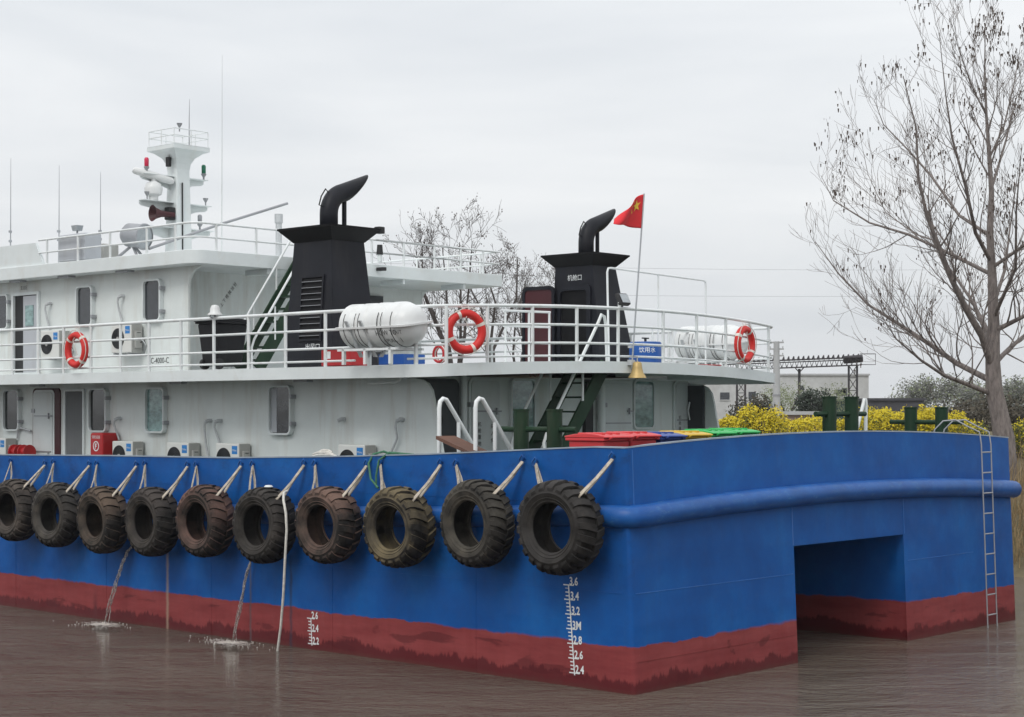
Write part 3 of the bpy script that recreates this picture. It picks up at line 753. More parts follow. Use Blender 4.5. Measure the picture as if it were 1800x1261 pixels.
# ---- stairs
def stair(name, base, top, width_s, treads, mat='dark_green', zext=0.0):
    # climbs along +t between two stringers standing at s = width_s[0], width_s[1]
    (t0, z0), (t1, z1) = base, top
    d = Vector((t1-t0, z1-z0)).normalized(); nrm = Vector((-d.y, d.x))*0.13
    root = None
    for s in width_s:
        m = MB()
        a = [(t0-nrm.x, z0-nrm.y), (t0+nrm.x, z0+nrm.y), (t1+nrm.x, z1+nrm.y), (t1-nrm.x, z1-nrm.y)]
        m.add([(u, s-0.02, v) for u, v in a]+[(u, s+0.02, v) for u, v in a], [(0, 1, 2, 3), (7, 6, 5, 4), (0, 4, 5, 1), (1, 5, 6, 2), (2, 6, 7, 3), (3, 7, 4, 0)])
        o = m.build(name if root is None else 'stringer', mat, ship if root is None else root); root = root or o
    for k in range(treads):
        f = (k+0.7)/treads; t = t0+(t1-t0)*f; z = z0+(z1-z0)*f
        m = MB(); m.box((t-0.11, width_s[0]+0.02, z-0.015), (t+0.11, width_s[1]-0.02, z+0.015)); m.build('tread', mat, root)
    return root
st = stair('stairs', (3.22, 2.36), (4.93, 4.58), (4.52, 5.2), 9)
for s in (4.5, 5.22):
    hp = [(3.45, s, 2.5), (3.3, s, 3.25), (3.42, s, 3.5)] + ([(4.72, s, 5.30), (4.80, s, 5.43), (4.88, s, 5.40), (4.92, s, 5.25), (4.95, s, 4.6)] if s < 5 else [(4.12, s, 4.48)])
    m = MB(); m.tube(hp, 0.027, 8); m.build('handrail', 'rail_white', st, smooth=60)
    m = MB(); m.tube([(4.3, s, 3.95), (4.3, s, 4.6)], 0.022, 8); m.build('baluster', 'rail_white', st, smooth=60)
st2 = stair('stairs', (2.28, 4.55), (3.85, 6.76), (10.62, 11.2), 9)
for s in (10.6, 11.22):
    m = MB(); m.tube([(2.12, s, 4.55), (2.12, s, 4.95), (2.18, s, 5.1), (3.6, s, 7.1), (3.9, s, 7.2)], 0.022, 8); m.build('handrail', 'rail_white', st2, smooth=60)
    for f in (0.25, 0.6):
        t = 2.28+1.57*f; z = 4.55+2.21*f
        m = MB(); m.tube([(t, s, z), (t, s, z+0.62)], 0.018, 6); m.build('baluster', 'rail_white', st2)

# ---- upper deckhouse and its roof
ZR = 6.76
def rplan(t0, t1, s0, s1, r):
    pts = [(t0, s1)]
    for k in range(7):
        q = R(90*k/6); pts.append((t0+r*(1-math.cos(q)), s0+r*(1-math.sin(q))))
    pts += [(t1, s0), (t1, s1)]; return pts
P = [(1.8, 33), (1.8, 12.9), (5.7, 12.9), (5.7, 13.5), (9.36, 13.5), (9.36, 33)]
m = MB(); m.prism(P, 4.4, 6.52); m.build('upper_wall', 'white_wall', ship, smooth=40)
mw = MB(Side(1.8)); mw.prism([(-12.9, 4.4), (-12.08, 4.4), (-12.08, 6.12), (-12.05, 6.25), (-11.98, 6.36), (-11.86, 6.44), (-11.68, 6.49), (-11.5, 6.505), (-12.9, 6.505)], -0.05, 0.0); mw.build('wing_plate', 'white_wall', ship)
P = rplan(1.4, W_-1.4, 11.38, 33, 0.30)
m = MB(); m.prism(P, ZR-0.26, ZR); m.build('roof', 'white_trim', ship, smooth=30, bevel=0.01)
m = MB()   # curved bracket under the roof end at the starboard side
m.fr = Front(13.49); m.prism([(9.35, 6.1), (9.38, 6.3), (9.46, 6.43), (9.6, 6.49), (9.35, 6.5)], -0.3, 0); m.build('roof_bracket', 'white_wall', ship)
for t in (3.2, 5.0, 6.8, 8.6):
    m = MB(); m.box((t-0.03, 11.42, ZR-0.36), (t+0.03, 12.1, ZR-0.262)); m.build('roof_beam', 'white_trim', ship)
m = MB(); m.box((7.4, 13.42, 4.5), (8.1, 13.49, 6.3)); m.build('doorway', 'grey_panel', ship)
su = Side(1.8)
window(su, -18.55, 5.88, 0.6, 0.76, 'pane_grey', 0.08)
window(su, -15.4, 5.88, 0.58, 0.82, 'pane_grey', 0.10)
window(su, -13.13, 5.9, 0.58, 0.82, 'pane_grey', 0.10)
# doorway with the sliding door half open
m = MB(su); m.ring(rrect(-18.12, -17.08, 4.53, 6.26, 0.02), rrect(-18.05, -17.15, 4.58, 6.2, 0.02), 0, 0.06); f = m.build('door', 'white_trim', ship)
m = MB(su); m.prism([(-18.05, 4.58), (-17.15, 4.58), (-17.15, 6.2), (-18.05, 6.2)], 0, 0.006); m.build('opening', 'rubber_black', f)  # black sheet in the gap; the unlit inside is put into its colour
m = MB(su); m.prism([(-17.68, 4.58), (-17.14, 4.58), (-17.14, 6.18), (-17.68, 6.18)], 0.008, 0.045); leafd = m.build('door_leaf', 'cabinet_grey', f)
m = MB(su); m.prism([(-17.58, 5.55), (-17.28, 5.55), (-17.28, 5.98), (-17.58, 5.98)], 0.046, 0.06); m.build('door_window', 'pane_curtain', f)
text_obj('lettering', 'C-4000-C', 0.16, su, -13.26, 4.69, 'black_text', ship, n=0.005, sx=0.9)
text_obj('lettering', '上 下 楼 梯 扶 好', 0.085, Front(12.9), 3.22, 5.82, 'black_text', ship, n=0.005, rot=R(51))
text_obj('lettering', '生活区', 0.09, su, -17.85, 6.33, 'black_text', ship, n=0.005)

# roof railing, bulwark and gear
zr = lambda t: ZR
rp = rplan(1.45, W_-1.45, 11.43, 22, 0.30)
rpath = [(1.45, 16.6), (1.45, 14)]+rp[1:9]+[(t, 11.43) for t in (4, 6, 8)]+[(W_-1.75, 11.43), (W_-1.53, 11.5), (W_-1.45, 11.75), (W_-1.45, 16)]
rposts = [(1.45, s) for s in (16.3, 15.2, 14.1, 12.9, 12.0)]+[(t, 11.43) for t in (1.95, 2.9, 3.9, 5.0, 5.9, 6.8, 7.7, 8.5, 9.2)]+[(W_-1.45, s) for s in (12.0, 13.0, 14)]
rail_run(rpath, (0.50, 0.24), (0.022, 0.018), 'roof_railing', rposts, 0.5, 0.024, zf=zr)
m = MB(Side(1.46)); m.prism([(-30, ZR), (-16.45, ZR), (-16.75, ZR+0.46), (-30, ZR+0.5)], -0.06, 0); m.build('roof_bulwark', 'white_trim', ship)
m = MB(); m.box((1.55, 15.12, ZR+0.03), (1.95, 16.05, 7.33)); cab = m.build('cabinet', 'cabinet_grey', ship, bevel=0.02)
m = MB(); m.box((1.545, 15.2, ZR+0.08), (1.552, 15.95, 7.26)); m.build('cabinet_door', 'cabinet_grey', cab)
m = MB(); m.tube([(1.7, 15.6, 7.33), (1.7, 15.6, 7.42)], 0.02, 6); fl = m.build('floodlight', 'grey_metal', ship)
m = MB(); m.hexa([(1.64, 15.52, 7.40), (1.76, 15.52, 7.40), (1.76, 15.68, 7.40), (1.64, 15.68, 7.40)], [(1.62, 15.50, 7.51), (1.78, 15.50, 7.51), (1.78, 15.70, 7.51), (1.62, 15.70, 7.51)]); m.build('lamp_head', 'lens', fl)
# searchlight
m = MB(); m.tube([(2.3, 15.35, ZR), (2.55, 15.0, 7.1)], 0.03, 6); m.tube([(2.85, 14.8, ZR), (2.6, 14.9, 7.1)], 0.03, 6); m.tube([(2.5, 14.6, ZR), (2.55, 14.9, 7.1)], 0.03, 6); sl = m.build('searchlight', 'grey_metal', ship)
m = MB(); m.lathe([(0.0, 0.28), (0.16, 0.25), (0.24, 0.15), (0.25, -0.2), (0.27, -0.22), (0.27, -0.26), (0.24, -0.27)], (0, 0, 0), 'y', 28)
hd = m.build('lamp_drum', 'grey_metal', sl, smooth=40); hd.location = (2.55, 14.85, 7.32); hd.rotation_euler = (R(8), 0, R(15))
m = MB(); m.lathe([(0, -0.25), (0.24, -0.255)], (0, 0, 0), 'y', 28); gl = m.build('lamp_lens', 'lens', sl); gl.location = (2.55, 14.85, 7.32); gl.rotation_euler = (R(8), 0, R(15))
m = MB(); m.box((2.3, 15.6, ZR), (2.7, 15.95, 7.2)); m.build('winch_box', 'ac_grey', ship, bevel=0.03)
# derrick boom and vent post
m = MB(); m.tube([(1.5, 12.9, 6.86), (3.2, 13.0, 7.45), (5.0, 13.0, 8.04)], 0.028, 8); m.build('derrick_boom', 'grey_metal', ship, smooth=60)
m = MB(); m.cyl((4.77, 13, ZR), (4.77, 13, 7.78), 0.065, n=14); vp = m.build('vent_post', 'mount_grey', ship, smooth=40)
m = MB(); m.cyl((4.77, 13, 7.62), (4.77, 13, 7.8), 0.085, n=14); m.build('vent_cap', 'mount_grey', vp, smooth=40)
def whip(t, s, z0, z1, r=0.012, mat='steel', clamp=True):
    m = MB(); m.tube([(t, s, z0), (t+0.01, s, z0+(z1-z0)*0.4), (t+0.015, s, z1)], [r*1.5, r, r*0.35], 6); o = m.build('antenna', mat, ship, smooth=60)
    if clamp:
        for f in (0.30, 0.38):
            z = z0+(z1-z0)*f; m = MB(); m.cyl((t, s, z), (t, s, z+0.05), r*3.2, n=8); m.build('clamp', mat, o)
whip(3, 20.22, ZR, 9.46); whip(3, 18.28, ZR, 9.12); whip(3, 16.72, ZR, 8.83); whip(2.6, 12.1, ZR, 10.6, 0.010, 'white_trim', False)
whip(4.1, 15.2, ZR, 9.0, 0.012, 'grey_metal', False)
# domed cctv on the roof edge
m = MB(); m.cyl((6.0, 11.3, 6.95), (6.0, 11.3, 7.15), 0.07, 0.055, 14); fl = m.build('floodlight', 'rubber_black', ship, smooth=40)
m = MB(); m.cyl((6.0, 11.3, 6.80), (6.0, 11.3, 6.95), 0.05, n=10); m.build('lamp_bracket', 'white_trim', fl)
m = MB(); m.box((5.95, 11.16, 6.62), (6.06, 11.36, 6.69)); m.build('camera', 'rubber_black', ship, bevel=0.01)

# ---- signal mast
MT, MSs = 3.75, 15.0
m = MB(); m.hexa([(MT-.21, MSs-.21, ZR), (MT+.21, MSs-.21, ZR), (MT+.21, MSs+.21, ZR), (MT-.21, MSs+.21, ZR)], [(MT-.16, MSs-.16, 9.0), (MT+.16, MSs-.16, 9.0), (MT+.16, MSs+.16, 9.0), (MT-.16, MSs+.16, 9.0)])
mast = m.build('mast', 'white_trim', ship, bevel=0.02)
m = MB(); prof = [(0.16, 8.75), (0.18, 8.9), (0.24, 9.02), (0.36, 9.12), (0.46, 9.16), (0.46, 9.24)]
for (a, za), (b, zb) in zip(prof, prof[1:]):
    m.add([(MT-a, MSs-a, za), (MT+a, MSs-a, za), (MT+a, MSs+a, za), (MT-a, MSs+a, za), (MT-b, MSs-b, zb), (MT+b, MSs-b, zb), (MT+b, MSs+b, zb), (MT-b, MSs+b, zb)], [(0, 1, 5, 4), (1, 2, 6, 5), (2, 3, 7, 6), (3, 0, 4, 7)])
m.box((MT-.46, MSs-.46, 9.235), (MT+.46, MSs+.46, 9.25)); m.build('mast_platform', 'white_trim', mast)
q = 0.43
for a, b in (((-q, -q), (q, -q)), ((q, -q), (q, q)), ((q, q), (-q, q)), ((-q, q), (-q, -q))):
    for z in (9.43, 9.57):
        m = MB(); m.tube([(MT+a[0], MSs+a[1], z), (MT+b[0], MSs+b[1], z)], 0.011, 6); m.build('platform_rail', 'rail_white', mast)
    for f in (0, 0.5):
        x, y = MT+a[0]+(b[0]-a[0])*f, MSs+a[1]+(b[1]-a[1])*f
        m = MB(); m.tube([(x, y, 9.25), (x, y, 9.57)], 0.011, 6); m.build('platform_post', 'rail_white', mast)
for z, a, b in ((8.62, 2.85, 4.45), (8.08, 2.82, 4.55), (7.56, 2.78, 4.62)):
    for x0, x1 in ((MT-0.16, a), (MT+0.16, b)):
        m = MB(Front(MSs+0.09)); sg = 1 if x1 > x0 else -1
        poly = [(x0, z), (x1, z), (x1, z-0.06), (x1-sg*0.06, z-0.1), (x1-sg*0.3, z-0.13), (x0+sg*0.05, z-0.24), (x0, z-0.26)]
        if sg < 0: poly = poly[::-1]
        m.prism(poly, 0.0, 0.02); arm = m.build('mast_arm', 'white_trim', mast)
        m = MB(); m.box((min(x0, x1), MSs-0.09, z), (max(x0, x1), MSs+0.09, z+0.015)); m.build('arm_plate', 'white_trim', mast)
def nav_lamp(t, s, z, mat):
    m = MB(); m.lathe([(0, 0.14), (0.035, 0.145), (0.045, 0.16), (0.048, 0.30), (0.03, 0.33), (0, 0.335)], (t, s, z), 'z', 14); o = m.build('navigation_lamp', mat, mast, smooth=50)
    m = MB(); m.lathe([(0, 0), (0.02, 0.0), (0.02, 0.07), (0.055, 0.12), (0.055, 0.145), (0, 0.146)], (t, s, z), 'z', 12); m.build('lamp_base', 'grey_metal', mast, smooth=50)
nav_lamp(2.95, MSs, 8.63, 'lamp_red'); nav_lamp(4.4, MSs, 8.63, 'lamp_green'); nav_lamp(4.3, MSs, 7.57, 'grey_metal')
def cup(t, s, z):
    m = MB(); m.lathe([(0.012, 0), (0.015, 0.08), (0.055, 0.15), (0.06, 0.17), (0, 0.175)], (t, s, z), 'z', 14); m.build('signal_light', 'grey_metal', mast, smooth=50)
cup(MT-0.05, MSs-0.1, 9.57); cup(4.45, MSs, 8.09); cup(2.95, MSs-0.02, 8.09)
m = MB(); m.lathe([(0, 0), (0.1, 0.0), (0.1, 0.08), (0.17, 0.12), (0.19, 0.24), (0.15, 0.34), (0.05, 0.40), (0.05, 0.46), (0, 0.46)], (3.12, MSs, 8.1), 'z', 18); rd = m.build('radar', 'raft_white', mast, smooth=45)
m = MB(); m.tube([(2.70, MSs+.12, 8.70), (2.74, MSs+.1, 8.68), (3.12, MSs, 8.60), (3.5, MSs-.1, 8.52), (3.54, MSs-.11, 8.51)], [0.05, 0.075, 0.085, 0.075, 0.05], 10); m.build('radar_scanner', 'raft_white', mast, smooth=60)
m = MB(); m.lathe([(0.05, 0.5), (0.055, 0.35), (0.07, 0.2), (0.12, 0.07), (0.17, 0.0), (0.16, 0.01), (0.06, 0.12)], (0, 0, 0), 'x', 20)
hn = m.build('horn', 'dark_red', mast, smooth=50); hn.location = (3.02, MSs-0.1, 7.82); hn.rotation_euler = (0, 0, R(-8))
m = MB(); m.box((3.4, MSs-0.16, 7.72), (3.56, MSs+0.02, 7.98)); m.build('horn_driver', 'rubber_black', mast, bevel=0.02)
m = MB(); m.box((3.42, MSs-0.1, 8.82), (3.5, MSs, 9.02)); m.build('mast_camera', 'rubber_black', mast, bevel=0.01)
m = MB(); m.tube([(MT-0.05, MSs-0.2, 8.5), (MT-0.05, MSs-0.21, 7.0)], 0.016, 6); m.build('mast_cable', 'rubber_black', mast)
m = MB(); m.tube([(4.1, MSs+.1, 9.25), (4.1, MSs+.1, 9.9), (4.11, MSs+.1, 10.32)], [0.014, 0.01, 0.004], 6); m.build('mast_whip', 'grey_metal', mast)

# ---- funnels
def funnel(bot, top, zb, zt, pipe_t, side_sign):
    (a0, a1, b0, b1), (c0, c1, d0, d1) = bot, top
    m = MB(); m.hexa([(a0, b0, zb), (a1, b0, zb), (a1, b1, zb), (a0, b1, zb)], [(c0, d0, zt), (c1, d0, zt), (c1, d1, zt), (c0, d1, zt)])
    f = m.build('funnel', 'black_paint', ship, bevel=0.012)
    ov = 0.2
    m = MB(); z1 = zt+0.19
    m.hexa([(c0-0.01, d0-0.01, zt-0.02), (c1+0.01, d0-0.01, zt-0.02), (c1+0.01, d1+0.01, zt-0.02), (c0-0.01, d1+0.01, zt-0.02)], [(c0-ov, d0-ov, z1), (c1+ov, d0-ov, z1), (c1+ov, d1+ov, z1), (c0-ov, d1+ov, z1)])
    m.box((c0-ov-.01, d0-ov-.01, z1+.001), (c1+ov+.01, d1+ov+.01, z1+0.035)); m.build('funnel_cap', 'cap_black', f)
    # goose-neck exhaust with an oblique mouth
    s = (d0+d1)/2; r = 0.16; pts = [(pipe_t, s, z1), (pipe_t, s, z1+0.30)]
    Rb = 0.40
    for k in range(1, 10):
        q = R(76*k/9); pts.append((pipe_t+Rb*(1-math.cos(q)), s, z1+0.30+Rb*math.sin(q)))
    e = Vector(pts[-1]); dr = Vector((math.cos(R(14)), 0, math.sin(R(14))))
    pts.append(tuple(e+dr*0.06))
    m = MB(); m.tube(pts, r, 20, caps=False)
    n = 20; last = len(m.v)-n
    for k in range(n):
        v = Vector(m.v[last+k]); up = (v-(e+dr*0.06)).dot(Vector((-math.sin(R(14)), 0, math.cos(R(14)))))
        m.v[last+k] = tuple(v+dr*((up+r)*1.85)+Vector((0, 0, (up+r)*0.22)))
    pp = m.build('exhaust_pipe', 'black_paint', f, smooth=50)
    so = pp.modifiers.new('wall', 'SOLIDIFY'); so.thickness = 0.012
    m = MB(); m.tube([(pipe_t+0.36, s, z1), (pipe_t+0.36, s, z1+0.62)], 0.042, 8); m.build('pipe_stay', 'black_paint', f)
    m = MB()
    q0, q1 = R(12), R(42)
    c = lambda q, rr: (pipe_t+Rb-(Rb+rr)*math.cos(q), s, z1+0.30+(Rb+rr)*math.sin(q))
    m.tube([c(q0, r), c(q0, r+0.08), c((q0+q1)/2, r+0.085), c(q1, r+0.08), c(q1, r)], 0.012, 6); m.build('grab_handle', 'cap_black', f)
    return f
fb, ft = 4.45, 6.73
fL = funnel((1.50, 2.60, 7.70, 8.98), (1.65, 2.40, 7.87, 8.86), fb, ft, 2.02, -1)
fR = funnel((8.6, 9.76, 7.60, 8.96), (8.62, 9.36, 7.87, 8.86), fb, ft, 9.02, 1)
# louvre on the port face of the near funnel, which leans inboard as it rises
def lean(z): return 1.50+0.15*(z-fb)/(ft-fb)
LF = lambda u, v, n: (lean(v)-n, -u, v)
m = MB(LF); m.ring([(-8.60, 4.98), (-8.00, 4.98), (-8.00, 6.12), (-8.60, 6.12)], [(-8.56, 5.02), (-8.04, 5.02), (-8.04, 6.08), (-8.56, 6.08)], -0.01, 0.03); m.build('louvre_frame', 'black_paint', fL)
m = MB(LF); m.prism([(-8.56, 5.02), (-8.04, 5.02), (-8.04, 6.08), (-8.56, 6.08)], -0.005, 0.004); m.build('louvre_back', 'cap_black', fL)
for k in range(10):
    z = 5.08+k*0.104
    m = MB(LF); m.add([(-8.56, z, 0.03), (-8.04, z, 0.03), (-8.04, z+0.05, 0.006), (-8.56, z+0.05, 0.006), (-8.56, z-.012, 0.03), (-8.04, z-.012, 0.03)], [(0, 1, 2, 3), (4, 5, 1, 0)])
    sl_ = m.build('slat', 'cap_black', fL)
    m = MB(LF); m.tube([(-8.56, z-.006, 0.032), (-8.04, z-.006, 0.032)], 0.006, 4); m.build('slat_edge', 'grey_metal', fL)
text_obj('lettering', '出风口', 0.13, LF, -8.42, 4.83, 'white_text', fL, n=0.006)
RF = lambda u, v, n: (8.6+0.02*(v-fb)/(ft-fb)-n, -u, v)
m = MB(RF); m.ring(rrect(-8.76, -7.88, 4.6, 6.32, 0.1), rrect(-8.68, -7.98, 4.68, 6.22, 0.08), -0.01, 0.05); m.build('door_coaming', 'black_paint', fR)
m = MB(RF); m.prism(rrect(-8.68, -7.98, 4.68, 6.22, 0.08), -0.005, 0.004); m.build('opening', 'cap_black', fR)  # closed black sheet: the darkness inside the casing is painted as its colour
text_obj('lettering', '机舱口', 0.13, RF, -8.52, 6.43, 'white_text', fR, n=0.006)
# its door stands open, swung out against the light
hz = MB(); hz.add([], [])
m = MB(); poly = rrect(0, 0.74, 4.62, 6.30, 0.09)
P3 = lambda u, v, n: (8.55-u*0.10-n, 8.80+u, v)
m.fr = P3; m.prism(poly, 0, 0.05); dr_ = m.build('door', 'dark_red', fR, bevel=0.01); tag(dr_, 'dark red inner side of the open funnel door')
m = MB(P3); m.ring(rrect(-0.03, 0.77, 4.59, 6.33, 0.11), rrect(0.03, 0.71, 4.66, 6.26, 0.08), 0.03, 0.075); m.build('door_rim', 'black_paint', fR)
# floodlight bolted to the rim of the near funnel's cap
m = MB(); m.box((2.60, 7.70, 6.88), (2.74, 7.84, 7.0)); m.build('funnel_lamp', 'rubber_black', fL, bevel=0.015)

# ---- bollards on the main deck
def bollard(cs, axis, zt, bar_z, rr=0.115):
    b = None
    for (t, s) in cs:
        m = MB(); m.lathe([(rr, 2.36), (rr, zt-0.03), (rr+0.012, zt-0.025), (rr+0.012, zt), (0, zt)], (t, s, 0), 'z', 20)
        o = m.build('bollard' if b is None else 'bollard_post', 'dark_green', ship if b is None else b, smooth=40); b = b or o
    (t0, s0), (t1, s1) = cs; d = Vector((t1-t0, s1-s0)).normalized()*0.42
    m = MB(); m.cyl((t0-d.x, s0-d.y, bar_z), (t1+d.x, s1+d.y, bar_z), 0.042, n=12); m.build('crossbar', 'dark_green', b, smooth=40)
    return b
bollard([(1.0, 2.925), (1.0, 2.27)], 's', 3.81, 3.51)
bollard([(6.285, 0.9), (6.974, 0.9)], 't', 4.02, 3.73)
bollard([(10.16, 1.584), (10.16, 0.965)], 's', 3.85, 3.575)
# boarding handrails and the step between them
for s in (3.95, 3.2):
    m = MB(); m.tube([(0.3, s, 2.4), (0.3, s, 3.82), (0.32, s, 3.92), (0.38, s, 3.965), (0.45, s, 3.95), (0.52, s, 3.87), (1.45, s, 2.75), (1.5, s, 2.4)], 0.034, 10); hr = m.build('boarding_handrail', 'rail_white', ship, smooth=60)
    m = MB(); m.tube([(0.72, s, 2.4), (0.72, s, 3.62)], 0.03, 8); m.build('handrail_post', 'rail_white', hr, smooth=60)
for s in (2.9,):
    m = MB(); m.tube([(W_-0.38, s, 2.4), (W_-0.36, s, 3.9), (W_-0.38, s, 4.0), (W_-0.42, s, 4.0), (W_-0.45, s, 3.92), (W_-0.75, s, 3.3), (W_-1.1, s, 2.4)], 0.034, 10); m.build('boarding_handrail', 'rail_white', ship, smooth=60)
m = MB(); m.hexa([(0.12, 3.12, 3.13), (0.5, 3.1, 3.13), (0.5, 3.82, 3.36), (0.12, 3.84, 3.36)], [(0.12, 3.12, 3.18), (0.5, 3.1, 3.18), (0.5, 3.82, 3.41), (0.12, 3.84, 3.41)])
pl = m.build('boarding_plank', 'wood', None); pl.matrix_world = MS; tag(pl, 'brown wooden plank leaning between the white boarding handrails', 'plank')
# hooks for the fender straps
HOOKS = [(0.34, 3.166), (1.717, 3.068), (1.963, 3.1), (3.267, 3.012), (3.582, 3.02), (4.87, 2.985), (5.174, 2.971), (6.372, 2.946), (6.631, 2.95), (7.921, 2.905), (8.216, 2.9), (9.421, 2.86), (9.658, 2.86), (10.881, 2.85), (11.134, 2.835), (12.354, 2.82), (12.587, 2.81), (13.754, 2.821), (14.041, 2.79), (15.222, 2.81)]
for s, z in HOOKS:
    m = MB(Side(0)); m.tube([(-s+0.0, z+0.0, 0.005), (-s+0.03, z+0.03, 0.05), (-s+0.0, z+0.065, 0.055), (-s-0.05, z+0.01, 0.05), (-s-0.06, z-0.04, 0.04), (-s-0.02, z-0.05, 0.03)], 0.014, 6); m.build('hook', 'blue_steel', hull, smooth=60)

# fluorescent tube under the deck edge, fire extinguisher, cable tray along the soffit
m = MB(); m.tube([(1.45, 6.75, 4.24), (1.45, 6.1, 4.25)], 0.022, 8); tl = m.build('tube_lamp', 'rail_white', ship, smooth=60)
m = MB(); m.tube([(1.45, 6.1, 4.25), (1.47, 6.02, 4.28), (1.5, 6.0, 4.34)], 0.024, 8); m.build('lamp_bracket', 'rail_white', tl, smooth=60)
for s0 in (8.0, 11.5, 16.2):
    m = MB(); m.box((1.2, s0, 4.27), (1.34, s0+0.35, 4.315)); m.build('soffit_lamp', 'grey_metal', ship)
for s0 in (13.6, 15.6, 17.4):
    m = MB(); m.box((1.5, s0, ZR-0.30), (1.66, s0+0.4, ZR-0.262)); m.build('soffit_lamp', 'grey_metal', ship)

# ------------------------------------------------------------------ tyre fenders along the port side
def tyre_mesh(Ro, Wd, Ri, lugs, seed, lug_h=0.035, slant=0.16):
    rng = random.Random(seed)
    hw = Wd/2
    sw = Ri+(Ro-Ri)*0.52
    prof = [(Ri, -hw*0.72), (Ri+0.018, -hw*0.84), (Ri+0.03, -hw*0.87), (Ri+0.036, -hw*0.85), (Ri+0.06, -hw*0.91), (Ri+0.072, -hw*0.955), (Ri+0.08, -hw*0.935), (Ri+0.105, -hw*0.99), (sw-0.012, -hw*1.0), (sw, -hw*1.025), (sw+0.014, -hw*1.0), (Ro-0.09, -hw*0.95), (Ro-0.035, -hw*0.84), (Ro-0.01, -hw*0.6), (Ro, 0)]
    prof = prof + [(r, -h) for r, h in prof[-2::-1]]
    inner = [(Ri+0.01, hw*0.62), (Ri+0.12, hw*0.80), (Ro-0.09, hw*0.74), (Ro-0.05, 0), (Ro-0.09, -hw*0.74), (Ri+0.12, -hw*0.80), (Ri+0.01, -hw*0.62)]
    m = MB(); m.lathe(prof+inner, (0, 0, 0), 'x', 48, closed=True)
    def rad(h):
        a = abs(h)/hw
        return Ro-0.004 if a < 0.3 else (Ro-0.004-0.012*((a-0.3)/0.3) if a < 0.6 else (Ro-0.016-0.03*((a-0.6)/0.24) if a < 0.84 else Ro-0.046-0.20*(a-0.84)))
    for side in (-1, 1):
        for k in range(lugs):
            a0 = 2*PI*(k+(0.5 if side > 0 else 0))/lugs
            wv = 2*PI/lugs*0.29
            vs = []; hs = [0.03, 0.30, 0.60, 0.84, 0.985]
            for i, f in enumerate(hs):
                h = side*hw*f; sl = slant*(1-f)**1.1
                top = rad(h)+lug_h*(1 if i < 4 else 0.4)*rng.uniform(0.9, 1.05); bt = rad(h)-0.02
                for (r, w) in ((bt, -wv*1.15), (bt, wv*1.15), (top, wv*0.9), (top, -wv*0.9)):
                    a = a0+sl+w
                    vs.append((h, r*math.cos(a), r*math.sin(a)))
            fs = [(0, 1, 2, 3), (16, 19, 18, 17)]
            for i in range(4):
                for j in range(4):
                    b0, b1 = i*4+j, i*4+(j+1) % 4
                    fs.append((b0, b0+4, b1+4, b1) if side > 0 else (b1, b1+4, b0+4, b0))
            m.add(vs, fs)
    # squash: the rubber is tired
    k1, k2 = rng.uniform(0, 6.28), rng.uniform(0, 6.28)
    for i, (x, y, z) in enumerate(m.v):
        a = math.atan2(z, y); r = math.hypot(y, z)
        w = 1+0.012*math.sin(2*a+k1)+0.008*math.sin(3*a+k2)
        m.v[i] = (x, y*w, z*w)
    return m
TYRES = [  # s, z, diameter, width, lugs, bead ratio, lug height
 (0.95, 2.213, 1.30, 0.50, 22, 0.50, 0.050), (2.507, 2.193, 1.25, 0.46, 26, 0.50, 0.034), (4.09, 2.068, 1.23, 0.48, 20, 0.50, 0.040),
 (5.661, 2.035, 1.22, 0.46, 20, 0.49, 0.034), (7.17, 1.962, 1.23, 0.48, 24, 0.51, 0.038), (8.693, 1.959, 1.21, 0.48, 22, 0.49, 0.034),
 (10.156, 1.886, 1.20, 0.48, 20, 0.48, 0.034), (11.619, 1.857, 1.21, 0.48, 20, 0.47, 0.036), (13.071, 1.883, 1.19, 0.46, 22, 0.48, 0.036), (14.483, 1.916, 1.20, 0.46, 22, 0.5, 0.034)]
TLAB = ['big tyre with deep lugs hanging nearest the hull corner, above the tall draught scale',
 'second tyre from the near hull corner, with a smooth grey bead ring', 'third tyre from the near hull corner, dusty brown, with a green hose above it',
 'fourth tyre from the near hull corner, its tread caked with reddish dust', 'fifth tyre from the near hull corner, with a white rope hanging in front of it',
 'sixth tyre from the near hull corner, between the white-roped tyre and the rusty-ringed row', 'seventh tyre from the near hull corner, dark, above the brown overflow stain',
 'eighth tyre from the near hull corner, above the left water jet', 'ninth tyre from the near hull corner, second from the left edge', 'leftmost tyre fender, cut by the left edge of the photo']
def strap(path, wd, parent, name='strap'):
    # a flat webbing band: two plies laid side by side
    m = MB()
    P = [Vector(p) for p in path]
    vs = []; fs = []
    for i, p in enumerate(P):
        d = (P[min(i+1, len(P)-1)]-P[max(i-1, 0)]).normalized()
        side = d.cross(Vector((1, 0, 0))); side = side.normalized() if side.length > 1e-4 else Vector((0, 1, 0))
        nr = d.cross(side).normalized()
        for a, b in ((-1, -1), (1, -1), (1, 1), (-1, 1)): vs.append(tuple(p+side*wd*a+nr*0.008*b))
    for i in range(len(P)-1):
        for k in range(4): fs.append((i*4+k, i*4+(k+1) % 4, i*4+4+(k+1) % 4, i*4+4+k))
    fs += [(3, 2, 1, 0), tuple(len(vs)-4+k for k in range(4))]
    m.add(vs, fs); return m.build(name, 'rope', parent)
TDUST = [(0.045, 0.042, 0.040, 1), (0.075, 0.068, 0.055, 1), (0.17, 0.135, 0.075, 1), (0.17, 0.105, 0.082, 1), (0.06, 0.053, 0.048, 1), (0.15, 0.085, 0.068, 1), (0.06, 0.05, 0.045, 1), (0.12, 0.085, 0.062, 1), (0.075, 0.068, 0.060, 1), (0.11, 0.09, 0.075, 1)]
rng = random.Random(21)
